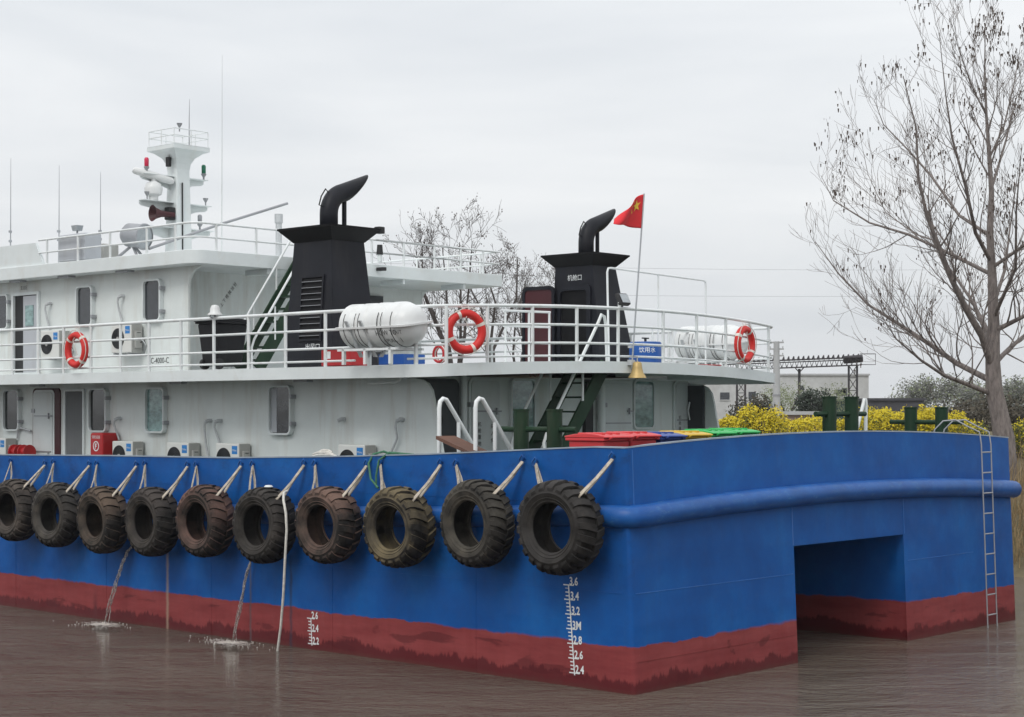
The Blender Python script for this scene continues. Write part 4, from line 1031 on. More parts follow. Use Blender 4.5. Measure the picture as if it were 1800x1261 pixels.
for i, (s, z, dia, wd, lugs, br, lh) in enumerate(TYRES):
    tc_ = -0.16-wd/2
    root = ship_thing('tyre_fender', tc_, s, z)
    tag(root, TLAB[i], 'tyre', 'tyre fenders hung along the hull side')
    b = tyre_mesh(dia/2-lh, wd, dia/2*br*1.02, lugs, 50+i, lh, 0.10+0.04*(i % 3)).build('tyre', 'tyre_rubber', root, smooth=38)
    b.rotation_euler = (rng.uniform(0, 6.28), R(rng.uniform(-3, 2)), R(rng.uniform(-4, 4)))
    b.color = TDUST[i]
    # straps from the two hooks: left one goes over the tread, right one through a hole in the shoulder
    h1 = HOOKS[2*i+1]; h2 = HOOKS[2*i]
    r = dia/2
    for (hs, hz), ang in ((h1, R(33)), (h2, R(-40))):
        a = Vector((-tc_-0.04, hs-s, hz-z-0.03))
        for da, xo in ((0.09, 0.10), (-0.09, -0.09)):
            q = ang+da*(1 if ang > 0 else 0.6)
            e = Vector((xo, math.sin(q)*(r-0.03), math.cos(q)*(r-0.03)))
            mid = (a+e)/2+Vector((rng.uniform(-.02, .02), rng.uniform(-.02, .02), -0.01))
            strap([a, mid, e, e-Vector((0, math.sin(q)*0.05, math.cos(q)*0.05))], 0.024, root)
    m = MB()   # rope end showing inside the tyre
    m.tube([(0.1, math.sin(R(20))*r*0.9, math.cos(R(20))*r*0.9), (0.12, 0.05, r*0.62), (0.0, -0.06, r*0.52)], 0.014, 6); m.build('rope_end', 'rope', root)
    if i == 5-1:
        pass
# white spot of paint on the fifth tyre is a scrap of foam lodged on it
m = MB(); m.lathe([(0, 0.03), (0.05, 0.025), (0.075, 0.0), (0.05, -0.02), (0, -0.025)], (0, 0, 0), 'z', 12)
fo = m.build('foam_scrap', 'raft_white', None, smooth=60); fo.location = SW(-0.42, 7.05, 2.575); tag(fo, 'scrap of white foam lodged on a tyre tread', 'foam')

def top_tube(name, pts, r, mat, label, cat, n=8, kind=None, smooth=60):
    m = MB(); m.tube(pts, r, n); o = m.build(name, mat, None, smooth=smooth); o.matrix_world = MS; tag(o, label, cat, kind=kind); return o
top_tube('mooring_line', [(-0.40, 6.62, 2.52), (-0.52, 6.56, 2.50), (-0.66, 6.40, 2.40), (-0.68, 6.32, 2.2), (-0.68, 6.30, 1.95), (-0.66, 6.36, 1.5), (-0.6, 6.47, 0.95), (-0.52, 6.63, 0.4), (-0.46, 6.80, -0.1), (-0.44, 6.9, -0.4)], 0.021, 'rope_white', 'white rope hanging from a tyre down into the water', 'rope')
top_tube('green_hose', [(0.5, 4.2, 2.9), (0.25, 4.45, 3.12), (0.03, 4.75, 3.15), (-0.06, 4.88, 3.03), (-0.08, 4.92, 2.8), (-0.1, 4.9, 2.62)], 0.018, 'rope_green', 'green hose looping over the bulwark above the third tyre, right-hand strand', 'hose')
top_tube('green_hose', [(0.5, 4.75, 3.0), (0.15, 5.0, 3.16), (0.03, 5.1, 3.12), (-0.05, 5.12, 2.98), (-0.12, 5.0, 2.75), (-0.2, 4.75, 2.62)], 0.018, 'rope_green', 'green hose looping over the bulwark above the third tyre, left-hand strand', 'hose')

# ------------------------------------------------------------------ overflow jets and their foam
def jet(name, pts, r0, label, strands=3, seed=1):
    rg = random.Random(seed); m = MB()
    for k in range(strands):
        ph = rg.uniform(0, 6.28); P = []; rr = []
        n = 44
        for i in range(n):
            f = i/(n-1); x = f*(len(pts)-1); a = min(int(x), len(pts)-2); g = x-a
            p = Vector(pts[a]).lerp(Vector(pts[a+1]), g)
            w = 0.006+0.022*f
            P.append(p+Vector((w*math.sin(ph+f*9+k), w*math.cos(ph*1.3+f*11), 0)))
            rr.append(r0*(1-0.45*f)*rg.uniform(0.35, 1.5))
        m.tube(P, rr, 7)
    o = m.build(name, 'water_jet', None, smooth=80); o.matrix_world = MS; tag(o, label, 'water jet', 'overflow water jets', 'thing')
jet('water_jet', [(0.02, 11.2, 1.45), (-0.12, 11.28, 1.3), (-0.22, 11.38, 0.95), (-0.3, 11.5, 0.5), (-0.36, 11.6, -0.02)], 0.020, 'water jet pouring from the hull below the eighth tyre, the left one', 3, 3)
jet('water_jet', [(0.02, 7.86, 1.5), (-0.1, 7.9, 1.3), (-0.18, 7.96, 0.95), (-0.24, 8.02, 0.5), (-0.3, 8.06, -0.02)], 0.016, 'water jet pouring from the hull beside the hanging white rope, the right one', 4, 4)
def foam(name, t, s, label, seed, n=200, wide=0.75):
    rg = random.Random(seed); m = MB()
    for k in range(n):
        core = rg.random() < 0.22
        a = rg.uniform(0, 6.28); d = abs(rg.gauss(0, 0.085 if core else 0.30))
        x = math.cos(a)*d*0.8; y = math.sin(a)*d*1.5*wide+(0 if core else rg.choice((0, 0, 0.35, -0.25))*rg.random())
        r = rg.uniform(0.006, 0.022) if core else rg.uniform(0.006, 0.02); h = r*rg.uniform(0.5, 2.6) if core else r*0.25
        nn = 6; q0 = rg.uniform(0, 6)
        vs = [(t+x+r*math.cos(q0+2*PI*i/nn)*rg.uniform(.6, 1.3), s+y+r*(1.2 if core else 2.2)*math.sin(q0+2*PI*i/nn), -0.004) for i in range(nn)]+[(t+x+rg.gauss(0, .4)*r, s+y+rg.gauss(0, .4)*r, h)]
        m.add(vs, [(i, (i+1) % nn, nn) for i in range(nn)])
    m.v = [(v[0]-t, v[1]-s, v[2]) for v in m.v]
    o = m.build(name, 'foam', None, smooth=60); o.matrix_world = MS @ Matrix.Translation((t, s, 0)); tag(o, label, 'foam', kind='stuff')
    m = MB(); nn = 40; rings = (0.12, 0.3, 0.55, 0.9)
    m.add([(0, 0, 0.012)]+[(0.42*q*math.cos(2*PI*i/nn), 0.85*q*math.sin(2*PI*i/nn), 0.012-0.008*q) for q in rings for i in range(nn)],
          [(0, 1+i, 1+(i+1) % nn) for i in range(nn)]+[(1+k*nn+i, 1+(k+1)*nn+i, 1+(k+1)*nn+(i+1) % nn, 1+k*nn+(i+1) % nn) for k in range(len(rings)-1) for i in range(nn)])
    m.build('froth', 'froth', o)
foam('foam', -0.42, 11.6, 'white froth where the left water jet meets the river', 5)
foam('foam', -0.40, 8.05, 'white froth where the right water jet meets the river', 6, 240, 0.95)

# ------------------------------------------------------------------ life rings
def life_ring(t, s, z, rz, label, tilt=0):
    root = ship_thing('life_ring', t, s, z, rz); tag(root, label, 'life ring', 'life rings on the upper railing')
    Rm, r = 0.285, 0.068
    m = MB(); m.tube([(0, Rm*math.cos(2*PI*k/36), Rm*math.sin(2*PI*k/36)) for k in range(36)], r, 12, closed=True); m.build('ring', 'ring_red', root, smooth=80)
    for k in range(4):
        a = R(45+90*k+tilt); m = MB()
        m.tube([(0, Rm*math.cos(a+d), Rm*math.sin(a+d)) for d in (-0.09, -0.045, 0, 0.045, 0.09)], r+0.003, 12, caps=False); m.build('band', 'tape', root, smooth=80)
    m = MB(); pts = []
    for k in range(37):
        a = 2*PI*k/36; w = 0.06+0.035*abs(math.sin(2*(a-R(45+tilt))))
        pts.append((-0.05, (Rm+w)*math.cos(a), (Rm+w)*math.sin(a)))
    m.tube(pts[:-1], 0.008, 5, closed=True); m.build('grab_line', 'rope_white', root)
    m = MB(); m.tube([(-0.02, 0.05, Rm+0.03), (0.03, 0.06, Rm+0.14), (0.03, -0.06, Rm+0.14), (-0.02, -0.05, Rm+0.03), (-0.06, 0.03, Rm-0.1), (-0.05, -0.1, -0.1)], 0.008, 5); m.build('lashing', 'rope_white', root)
    return root
life_ring(0.66, 14.05, 4.94, 0, 'red life ring on the long side railing at left, by the half-open door')
life_ring(1.36, deck_front(1.36)-0.04, 5.02, R(68), 'red life ring at the rounded rail corner, right of the white raft canister', 20)
life_ring(8.66, deck_front(8.66)-0.04, 5.02, R(97), 'red life ring at the far right end of the upper railing', -15)

# ------------------------------------------------------------------ life rafts in canisters, on cradles
def life_raft(t, s, z, label, near=True):
    root = ship_thing('life_raft', t, s, z, 0); tag(root, label, 'life raft', 'life raft canisters on the upper deck')
    Rr, L_ = 0.325, 0.72
    prof = [(0.0, -L_-0.10), (0.12, -L_-0.09), (0.22, -L_-0.05), (0.29, -L_+0.02), (Rr, -L_+0.12)]
    x = -L_+0.12
    for k in range(4):
        x0 = -L_+0.14+k*0.33
        prof += [(Rr-0.012, x0), (Rr+0.026, x0+0.05), (Rr+0.03, x0+0.24), (Rr-0.012, x0+0.29)]
    prof += [(Rr, L_-0.12), (0.29, L_-0.02), (0.22, L_+0.05), (0.12, L_+0.09), (0, L_+0.10)]
    m = MB(); m.lathe(prof, (0, 0, 0), 'y', 32); body = m.build('canister', 'raft_white', root, smooth=28)
    m = MB(); m.ring(rrect(-Rr-0.045, Rr+0.045, -L_-0.13, L_+0.13, 0.2), rrect(-Rr+0.03, Rr-0.03, -L_+0.05, L_-0.05, 0.1), -0.015, 0.015)
    sm = m.build('seam_flange', 'raft_white', root); sm.rotation_euler = (0, R(-8), 0)
    for y in (-0.52, -0.30, -0.22, 0.22, 0.30, 0.55):
        m = MB(); m.tube([(0, y, 0)]*0+[((Rr+0.031)*math.cos(R(a)), y, (Rr+0.031)*math.sin(R(a))) for a in range(150, 391, 15)], 0.006, 5); m.build('lashing_strap', 'rubber_black', root)
    for y in (0.12, 0.44):
        for sg in (-1, 1):
            m = MB(); m.hexa([(sg*0.06-0.02, y-0.03, -0.5), (sg*0.06+0.02, y-0.03, -0.5), (sg*0.06+0.02, y+0.03, -0.5), (sg*0.06-0.02, y+0.03, -0.5)],
                             [(sg*0.40-0.015, y-0.03, 0.06), (sg*0.40+0.015, y-0.03, 0.06), (sg*0.40+0.015, y+0.03, 0.06), (sg*0.40-0.015, y+0.03, 0.06)]); m.build('cradle_arm', 'mount_grey', root)
    for y in (-0.45, 0.12, 0.62):
        m = MB(); m.box((-0.30, y-0.025, -0.62), (-0.25, y+0.025, -0.36)); m.box((0.25, y-0.025, -0.62), (0.30, y+0.025, -0.36)); m.box((-0.30, y-0.02, -0.40), (0.30, y+0.02, -0.36)); m.build('cradle_leg', 'rail_white', root)
    for x in (-0.28, 0.28):
        m = MB(); m.box((x-0.02, -0.6, -0.405), (x+0.02, 0.75, -0.37)); m.build('cradle_bearer', 'rail_white', root)
    if near:
        fr = lambda u, v, n: (-(Rr+0.034)*math.cos(v/Rr), -u, (Rr+0.034)*math.sin(v/Rr))
        for (u, v, w, sz) in ((0.16, -0.17, 'HOW TO', 0.11), (0.34, -0.30, 'PULL', 0.10), (0.56, -0.16, 'RAFT', 0.08), (0.64, -0.30, '1', 0.12)):
            text_obj('lettering', w, sz, fr, u, v, 'black_text', root)
    return root
life_raft(0.62, 5.50, 5.13, 'white ribbed life raft canister leaning over the near deck edge by the first funnel')
life_raft(W_-0.80, 6.2, 5.15, 'white life raft canister at the far right of the upper deck', False)

# ------------------------------------------------------------------ air conditioners
def aircon(t, s_left, ztop, label, w=0.66, h=0.56, dp=0.30):
    # origin at the wall; front faces port
    root = ship_thing('air_conditioner', t, s_left, ztop-h, 0); tag(root, label, 'air conditioner', 'outdoor air conditioner units on the deckhouse')
    fr = lambda u, v, n: (-n, -u, v)
    m = MB(fr); m.box((0, 0, 0.03), (w, h, dp)); m.build('case', 'ac_white', root, bevel=0.02)
    m = MB(fr); m.box((w+0.001, 0.0, 0.05), (w+0.012, h-0.01, dp-0.012)); m.build('side_panel', 'ac_grey', root)
    m = MB(fr); m.box((w+0.012, h*0.15, 0.08), (w+0.06, h*0.75, dp-0.06)); m.build('valve_cover', 'ac_grey', root, bevel=0.015)
    m = MB(fr); m.box((w+0.06, h*0.68, 0.12), (w+0.063, h*0.70, dp-0.1)); m.build('cover_grip', 'rubber_black', root)
    cx, cy, rr = 0.235, h*0.50, 0.20
    m = MB(fr); m.prism([(cx+rr*math.cos(2*PI*k/28), cy+rr*math.sin(2*PI*k/28)) for k in range(28)], dp+0.001, dp+0.006); m.build('fan_recess', 'dark_grille', root)
    for rk_ in (0.055, 0.09, 0.125, 0.16, 0.195):
        m = MB(fr); m.tube([(cx+rk_*math.cos(2*PI*k/24), cy+rk_*math.sin(2*PI*k/24), dp+0.012) for k in range(24)], 0.004, 4, closed=True); m.build('grille_ring', 'dark_grille', root)
    m = MB(fr); m.prism([(cx+0.035*math.cos(2*PI*k/14), cy+0.035*math.sin(2*PI*k/14)) for k in range(14)], dp+0.006, dp+0.02); m.build('fan_hub', 'ac_grey', root)
    m = MB(fr); m.box((0.47, h*0.66, dp), (0.62, h*0.92, dp+0.003)); lb = m.build('maker_label', 'label_blue', root)
    text_obj('lettering', 'Midea', 0.052, fr, 0.482, h*0.75, 'white_text', root, n=dp+0.005)
    for k in range(2):
        m = MB(fr); m.tube([(w+0.05, h*0.35+k*0.06, 0.12), (w+0.13, h*0.42, 0.09+k*.03), (w+0.17, h*0.25, 0.07), (w+0.12, 0.05, 0.06), (w+0.06, -0.03, 0.05)], 0.013, 6); m.build('refrigerant_pipe', 'mount_grey' if k else 'rubber_black', root, smooth=60)
    for u in (0.1, w-0.1):
        m = MB(fr); m.box((u-0.02, -0.03, 0.0), (u+0.02, 0.0, dp)); m.build('bracket', 'grey_metal', root)
    return root
aircon(H1, 18.45, 3.205, 'air conditioner beside the red winch drums, cut by the left edge')
aircon(H1, 13.96, 3.195, 'air conditioner right of the red fire cabinet on the lower wall')
aircon(H1, 12.21, 3.19, 'air conditioner below the pale curtained window of the lower wall')
aircon(H1, 10.74, 3.195, 'air conditioner under the twin hanging hoses on the lower wall')
aircon(H1, 7.44, 3.215, 'lone air conditioner low on the wall behind the green hoses')
aircon(1.8, 16.62, 5.41, 'air conditioner on the upper wall behind the left life ring')
aircon(1.8, 14.14, 5.46, 'air conditioner on the upper wall between the two upright windows')
# hose outlets above them
def outlet(t, s, z, ln, bend=0.05):
    fr = lambda u, v, n: (t-n, -u, v)
    m = MB(fr); m.lathe([(0.0, 0.0)], (0, 0, 0), 'x', 3); m = MB(fr)
    m.tube([(-s, z, 0.0), (-s, z, 0.07), (-s-0.05, z-0.03, 0.11)], 0.035, 10); o = m.build('hose_outlet', 'mount_grey', ship, smooth=60)
    if ln:
        m = MB(fr); m.tube([(-s-0.05, z-0.03, 0.11), (-s-0.07, z-0.12, 0.11), (-s-0.06, z-ln*0.5, 0.08), (-s-0.02+bend, z-ln, 0.06)], 0.02, 8); m.build('drain_hose', 'mount_grey', o, smooth=60)
outlet(H1, 14.10, 3.63, 0.42); outlet(H1, 11.25, 3.60, 0.85); outlet(H1, 10.95, 3.60, 0.42); outlet(H1, 7.60, 3.64, 0); outlet(H1, 6.17, 3.64, 0.62, -0.25)
outlet(1.8, 16.68, 5.99, 0.55); outlet(1.8, 14.13, 6.03, 0.55)
# red fire cabinet and the little red winch
rt = ship_thing('fire_cabinet', H1-0.02, 14.55, 2.4); tag(rt, 'red fire cabinet with a white circled letter F against the lower wall', 'fire cabinet')
fr = lambda u, v, n: (-n, -u, v)
m = MB(fr); m.prism(rrect(0, 0.42, 0, 0.95, 0.06), 0.02, 0.38); m.build('cabinet_body', 'red_paint', rt, bevel=0.02)
m = MB(fr); cx, cy = 0.20, 0.69
m.ring([(cx+0.10*math.cos(2*PI*k/24), cy+0.10*math.sin(2*PI*k/24)) for k in range(24)], [(cx+0.078*math.cos(2*PI*k/24), cy+0.078*math.sin(2*PI*k/24)) for k in range(24)], 0.381, 0.384); m.build('emblem_ring', 'white_text', rt)
text_obj('emblem_letter', 'F', 0.14, fr, 0.16, 0.64, 'white_text', rt, n=0.384, bold=0.004)
text_obj('lettering', '消防设施', 0.07, fr, 0.06, 0.84, 'white_text', rt, n=0.384)
m = MB(fr); m.cyl((-0.02, 0.78, 0.2), (-0.12, 0.76, 0.22), 0.05, n=12); m.build('hose_valve', 'dark_red', rt, smooth=50)
rt = ship_thing('winch', H1-0.1, 17.2, 2.4); tag(rt, 'small red winch with two drums by the white steel door', 'winch')
for y in (0.13, -0.22):
    m = MB(); m.lathe([(0, -0.12), (0.15, -0.12), (0.15, -0.09), (0.10, -0.08), (0.10, 0.08), (0.15, 0.09), (0.15, 0.12), (0, 0.12)], (-0.2, y, 0.53), 'y', 20); m.build('drum', 'red_paint', rt, smooth=40)
m = MB(); m.box((-0.32, -0.35, 0), (-0.08, 0.3, 0.36)); m.build('bed', 'rubber_black', rt, bevel=0.02)
top_tube('wall_conduit', [(1.66, 17.75, 3.2), (1.64, 17.7, 3.36), (1.64, 17.6, 3.42), (1.64, 17.2, 3.36)], 0.022, 'mount_grey', 'grey bent conduit above the small red winch', 'pipe')

# ------------------------------------------------------------------ things on the upper deck
def wheelie(t, s, z, body, lid, label, rz=0, w=0.56, d=0.66, h=1.0, flare=0.08):
    root = ship_thing('wheelie_bin', t, s, z, rz); tag(root, label, 'bin', 'wheeled rubbish bins')
    m = MB(); b = 0.78
    m.hexa([(-w/2*b, -d/2*b, 0.06), (w/2*b, -d/2*b, 0.06), (w/2*b, d/2*b, 0.06), (-w/2*b, d/2*b, 0.06)], [(-w/2, -d/2, h-0.1), (w/2, -d/2, h-0.1), (w/2, d/2, h-0.1), (-w/2, d/2, h-0.1)]); m.build('bin_body', body, root, bevel=0.03)
    m = MB(); m.hexa([(-w/2-.03, -d/2-.03, h-0.1), (w/2+.03, -d/2-.03, h-0.1), (w/2+.03, d/2+.03, h-0.1), (-w/2-.03, d/2+.03, h-0.1)], [(-w/2-.03, -d/2-.03, h-0.06), (w/2+.03, -d/2-.03, h-0.06), (w/2+.03, d/2+.03, h-0.06), (-w/2-.03, d/2+.03, h-0.06)])
    m.build('rim', lid, root, bevel=0.01)
    m = MB(); prof = [(-d/2-.04, h-0.058), (-d/2-.04, h-0.035), (-d/2*0.6, h-0.008), (0, h+0.004), (d/2*0.6, h-0.006), (d/2+.02, h-0.03), (d/2+.06, h-0.04), (d/2+.06, h-0.058)]
    nn = len(prof)
    m.add([(-w/2-.035, y, z_) for y, z_ in prof]+[(w/2+.035, y, z_) for y, z_ in prof], [tuple(range(nn)), tuple(range(2*nn-1, nn-1, -1))]+[(i, nn+i, nn+(i+1) % nn, (i+1) % nn) for i in range(nn)])
    m.build('lid', lid, root, bevel=0.012)
    for x in (-w*0.28, 0, w*0.28):
        m = MB(); m.box((x-0.03, -d/2*0.7, h-0.012), (x+0.03, d/2*0.7, h+0.012)); m.build('lid_rib', lid, root, bevel=0.006)
    m = MB(); m.tube([(-w*0.38, d/2+0.03, h-0.08), (-w*0.38, d/2+0.10, h-0.05), (w*0.38, d/2+0.10, h-0.05), (w*0.38, d/2+0.03, h-0.08)], 0.016, 8); m.build('handle', lid, root, smooth=60)
    for x in (-w*0.36, w*0.36):
        m = MB(); m.cyl((x-0.03, d/2*0.7, 0.1), (x+0.03, d/2*0.7, 0.1), 0.1, n=16); m.build('wheel', 'rubber_black', root, smooth=40)
    return root
wheelie(1.62, 10.82, ZD+0.03, 'bin_black', 'bin_black', 'black wheeled bin standing by the upper railing left of the stairs', R(90), 0.58, 0.70, 0.93)
for t, lid, lab, dz in ((0.50, 'lid_red', 'red-lidded bin nearest the hull corner, first of the coloured row', 0), (1.12, 'lid_red', 'red-lidded bin beside the blue lid, second of the coloured row', 0.01),
                    (1.74, 'lid_blue', 'blue-lidded bin between the red and yellow lids', 0.0), (2.36, 'lid_yellow', 'yellow-lidded bin between the blue and green lids', 0.01),
                    (2.98, 'lid_green', 'green-lidded bin beside the yellow lid', 0.03), (3.60, 'lid_green', 'green-lidded bin at the right end of the coloured row', 0.04)):
    wheelie(t, 1.02, 2.36, lid, lid, lab, R(180+random.uniform(-6, 6)), 0.55, 0.66, 1.11+dz)
# red fire box, blue crate, red hose reel
rt = ship_thing('fire_box', 1.35, 7.22, ZD+0.03); tag(rt, 'low red fire box on the upper deck at the foot of the near funnel', 'fire box')
m = MB(); m.box((-0.2, -0.36, 0), (0.2, 0.36, 0.27)); m.build('box_body', 'red_paint', rt, bevel=0.015)
m = MB(); m.box((-0.21, -0.37, 0.271), (0.21, 0.37, 0.31)); m.build('box_lid', 'red_paint', rt, bevel=0.01)
m = MB(); m.box((-0.204, 0.12, 0.12), (-0.2005, 0.24, 0.24)); m.build('notice', 'white_text', rt)
rt = ship_thing('crate', 2.2, 6.72, ZD+0.06); tag(rt, 'blue plastic crate under the raft cradle on the upper deck', 'crate')
m = MB(); m.box((-0.25, -0.3, 0), (0.25, 0.3, 0.03)); m.build('base', 'tank_blue', rt)
for x0, y0, x1, y1 in ((-0.25, -0.3, -0.22, 0.3), (0.22, -0.3, 0.25, 0.3), (-0.22, -0.3, 0.22, -0.27), (-0.22, 0.27, 0.22, 0.3)):
    m = MB(); m.box((x0, y0, 0.03), (x1, y1, 0.17)); m.build('panel', 'tank_blue', rt)
rt = ship_thing('hose_reel', 2.2, 5.85, ZD+0.06); tag(rt, 'red and white coil of fire hose behind the raft canister', 'hose')
for k in range(3):
    m = MB(); m.tube([(0.03*k, 0.12*math.cos(2*PI*i/18), 0.16+0.13*math.sin(2*PI*i/18)) for i in range(18)], 0.022, 6, closed=True); m.build('coil', 'red_paint' if k % 2 == 0 else 'rope_white', rt, smooth=80)
# blue water tank
rt = ship_thing('water_tank', 7.95, 6.0, deck_z(7.95)); tag(rt, 'blue drum-shaped water tank with white lettering beside the far funnel', 'tank')
m = MB(); m.lathe([(0, 0), (0.29, 0), (0.31, 0.03), (0.31, 0.47), (0.29, 0.50), (0, 0.51)], (0, 0, 0), 'z', 28); m.build('drum', 'tank_blue', rt, smooth=40)
m = MB(); m.lathe([(0.312, 0.17), (0.322, 0.18), (0.312, 0.19)], (0, 0, 0), 'z', 28); m.build('hoop', 'tank_blue', rt, smooth=40)
m = MB(); m.cyl((0, 0, 0.5), (0, 0, 0.58), 0.025, n=8); m.box((-0.1, -0.012, 0.56), (0.1, 0.012, 0.585)); m.build('lid_handle', 'rubber_black', rt)
frt = lambda u, v, n: (0.316*math.sin(u/0.316+R(-44)), -0.316*math.cos(u/0.316+R(-44)), v)
text_obj('lettering', '饮用水', 0.11, frt, -0.17, 0.30, 'white_text', rt)
rt = ship_thing('water_tank', 8.55, 6.35, deck_z(8.5)+0.12); tag(rt, 'smaller blue tank half hidden behind the lettered blue tank', 'tank')
m = MB(); m.lathe([(0, 0), (0.19, 0), (0.2, 0.03), (0.2, 0.36), (0.18, 0.38), (0, 0.385)], (0, 0, 0), 'z', 24); m.build('drum', 'tank_blue', rt, smooth=40)
m = MB(); m.box((-.15, -.15, -0.12), (.15, .15, 0)); m.build('stand', 'mount_grey', rt)
rt = ship_thing('fire_box', 9.0, 5.4, deck_z(9)); tag(rt, 'dark red flat box on deck left of the far raft canister', 'fire box')
m = MB(); m.box((-0.35, -0.16, 0), (0.35, 0.16, 0.09)); m.build('box_body', 'dark_red', rt, bevel=0.01)
m = MB(); m.box((-0.36, -0.17, 0.091), (0.36, 0.17, 0.11)); m.build('box_lid', 'red_paint', rt, bevel=0.005)
# awning frame behind the far funnel
m = MB(); m.tube([(6.85, 6.0, 4.62), (6.8, 6.0, 6.36), (6.83, 6.0, 6.43), (6.9, 6.0, 6.44), (9.82, 6.0, 6.37), (9.89, 6.0, 6.35), (9.9, 6.0, 6.28), (9.9, 6.0, 4.55)], 0.02, 8); af = m.build('awning_frame', 'rail_white', ship, smooth=60)
m = MB(); m.tube([(8.35, 6.0, 4.6), (8.35, 6.0, 6.40)], 0.018, 8); m.build('frame_post', 'rail_white', af, smooth=60)
# ship's bell on the deck edge
bt = 5.0; rt = ship_thing('ship_bell', bt, deck_front(bt)-0.13, deck_z(bt)-0.28); tag(rt, 'brass ship bell hanging from the upper deck edge below the flag', 'bell')
m = MB(); m.lathe([(0, 0.28), (0.05, 0.275), (0.075, 0.25), (0.085, 0.17), (0.105, 0.09), (0.145, 0.03), (0.155, 0.0), (0.14, 0.005), (0.09, 0.08), (0.06, 0.24), (0, 0.26)], (0, 0, 0), 'z', 28); m.build('bell_body', 'bronze', rt, smooth=50)
m = MB(); m.lathe([(0, -0.02), (0.022, 0), (0.018, 0.03), (0.006, 0.05), (0.005, 0.2)], (0, 0, 0), 'z', 10); m.build('clapper', 'bronze', rt, smooth=60)
m = MB(); m.tube([(0, 0, 0.27), (0, 0, 0.36), (0, 0.15, 0.38)], 0.014, 6); m.build('hanger', 'steel', rt)
# flood lamp on the front rail, small lamp on the side rail
rt = ship_thing('flood_lamp', 4.72, deck_front(4.72)+0.02, deck_z(4.72)+0.9); tag(rt, 'black flood lamp tilted on the railing post left of the flag', 'lamp')
m = MB(); m.box((-0.02, -0.02, 0), (0.02, 0.02, 0.1)); m.build('bracket', 'rail_white', rt)
m = MB(); m.hexa([(-0.03, -0.07, 0.08), (0.23, -0.07, 0.08), (0.23, 0.0, 0.04), (-0.03, 0.0, 0.04)], [(0.02, 0.07, 0.27), (0.28, 0.07, 0.27), (0.28, 0.13, 0.24), (0.02, 0.13, 0.24)]); m.build('housing', 'rubber_black', rt, bevel=0.012)
m = MB(); m.add([(0.0, -0.062, 0.10), (0.215, -0.062, 0.10), (0.258, 0.05, 0.253), (0.043, 0.05, 0.253)], [(0, 1, 2, 3)])
for i, v in enumerate(m.v): m.v[i] = (v[0], v[1]-0.012, v[2])
m.build('lens', 'lens', rt)
rt = ship_thing('rail_lamp', 0.75, 9.92, ZD+0.9); tag(rt, 'small white lamp with a grey visor on the side railing above the black bin', 'lamp')
m = MB(); m.lathe([(0, 0.24), (0.06, 0.225), (0.085, 0.17), (0.09, 0.11), (0.13, 0.07), (0.13, 0.055), (0, 0.06)], (0, 0, 0), 'z', 18); m.build('shade', 'raft_white', rt, smooth=50)
m = MB(); m.tube([(-0.05, 0, 0.0), (-0.1, 0.02, 0.03), (-0.06, 0.03, 0.07)], 0.012, 6); m.tube([(0, 0, 0), (0, 0, 0.07)], 0.02, 8); m.build('stem', 'grey_metal', rt)

# ------------------------------------------------------------------ flag on its staff
ft_ = 4.95; fs_ = deck_front(ft_)-0.06
rt = ship_thing('flag', ft_, fs_, 0); tag(rt, 'red flag with yellow stars on a thin leaning staff', 'flag')
z0, z1 = deck_z(ft_)-0.02, 7.50
lx = lambda z: 0.33*(z-z0)/(z1-z0)          # the staff leans a little
m = MB(); m.tube([(lx(z0), 0, z0), (lx(z1), 0, z1)], 0.014, 8); m.build('staff', 'steel', rt, smooth=60)
m = MB(); m.box((-0.05, -0.03, z0-0.04), (0.05, 0.06, z0+0.05)); m.box((-0.04, 0, z0+0.25), (0.04, 0.06, z0+0.29)); m.build('staff_socket', 'mount_grey', rt)
def cloth(u, v):
    # u from hoist to fly, v from bottom to top; the top of the fly has dropped and folded over
    z_h = 6.90+0.59*v
    drop = (0.50*v*u**1.3 + 0.0*(1-v)*u) + 0.02*math.sin(u*9+v*3)*u
    reach = 1.02*u*(1-0.14*v*u)
    return (lx(z_h)-reach*0.93, 0.10*math.sin(u*5.5+v*1.5)*u**0.6-0.25*u*0.3, z_h-drop)
nu, nv = 26, 18
m = MB(); m.add([cloth(i/nu, j/nv) for i in range(nu+1) for j in range(nv+1)], [(i*(nv+1)+j, i*(nv+1)+j+1, (i+1)*(nv+1)+j+1, (i+1)*(nv+1)+j) for i in range(nu) for j in range(nv)])
fo = m.build('flag_cloth', 'flag_red', rt, smooth=180)
so = fo.modifiers.new('thick', 'SOLIDIFY'); so.thickness = 0.004; so.offset = 0
def star(cu, cv, r, rot):
    # drawn on the cloth, on its near side
    m = MB(); vs = []
    for k in range(10):
        rr = r if k % 2 == 0 else r*0.40; a = rot+PI/2+2*PI*k/10
        vs.append((cu-rr*math.cos(a)/1.0, cv+rr*math.sin(a)*1.5))
    vs.append((cu, cv))
    pts = []
    for (u, v) in vs:
        p = cloth(max(0.0, u), min(1, v)); pts.append((p[0], p[1]-0.012, p[2]))
    m.add(pts, [(k, (k+1) % 10, 10) for k in range(10)]); m.build('star', 'flag_yellow', rt)
star(0.20, 0.70, 0.135, 0.1)
for cu, cv in ((0.36, 0.92), (0.43, 0.80), (0.43, 0.64), (0.36, 0.52)): star(cu, cv, 0.045, 0.5)

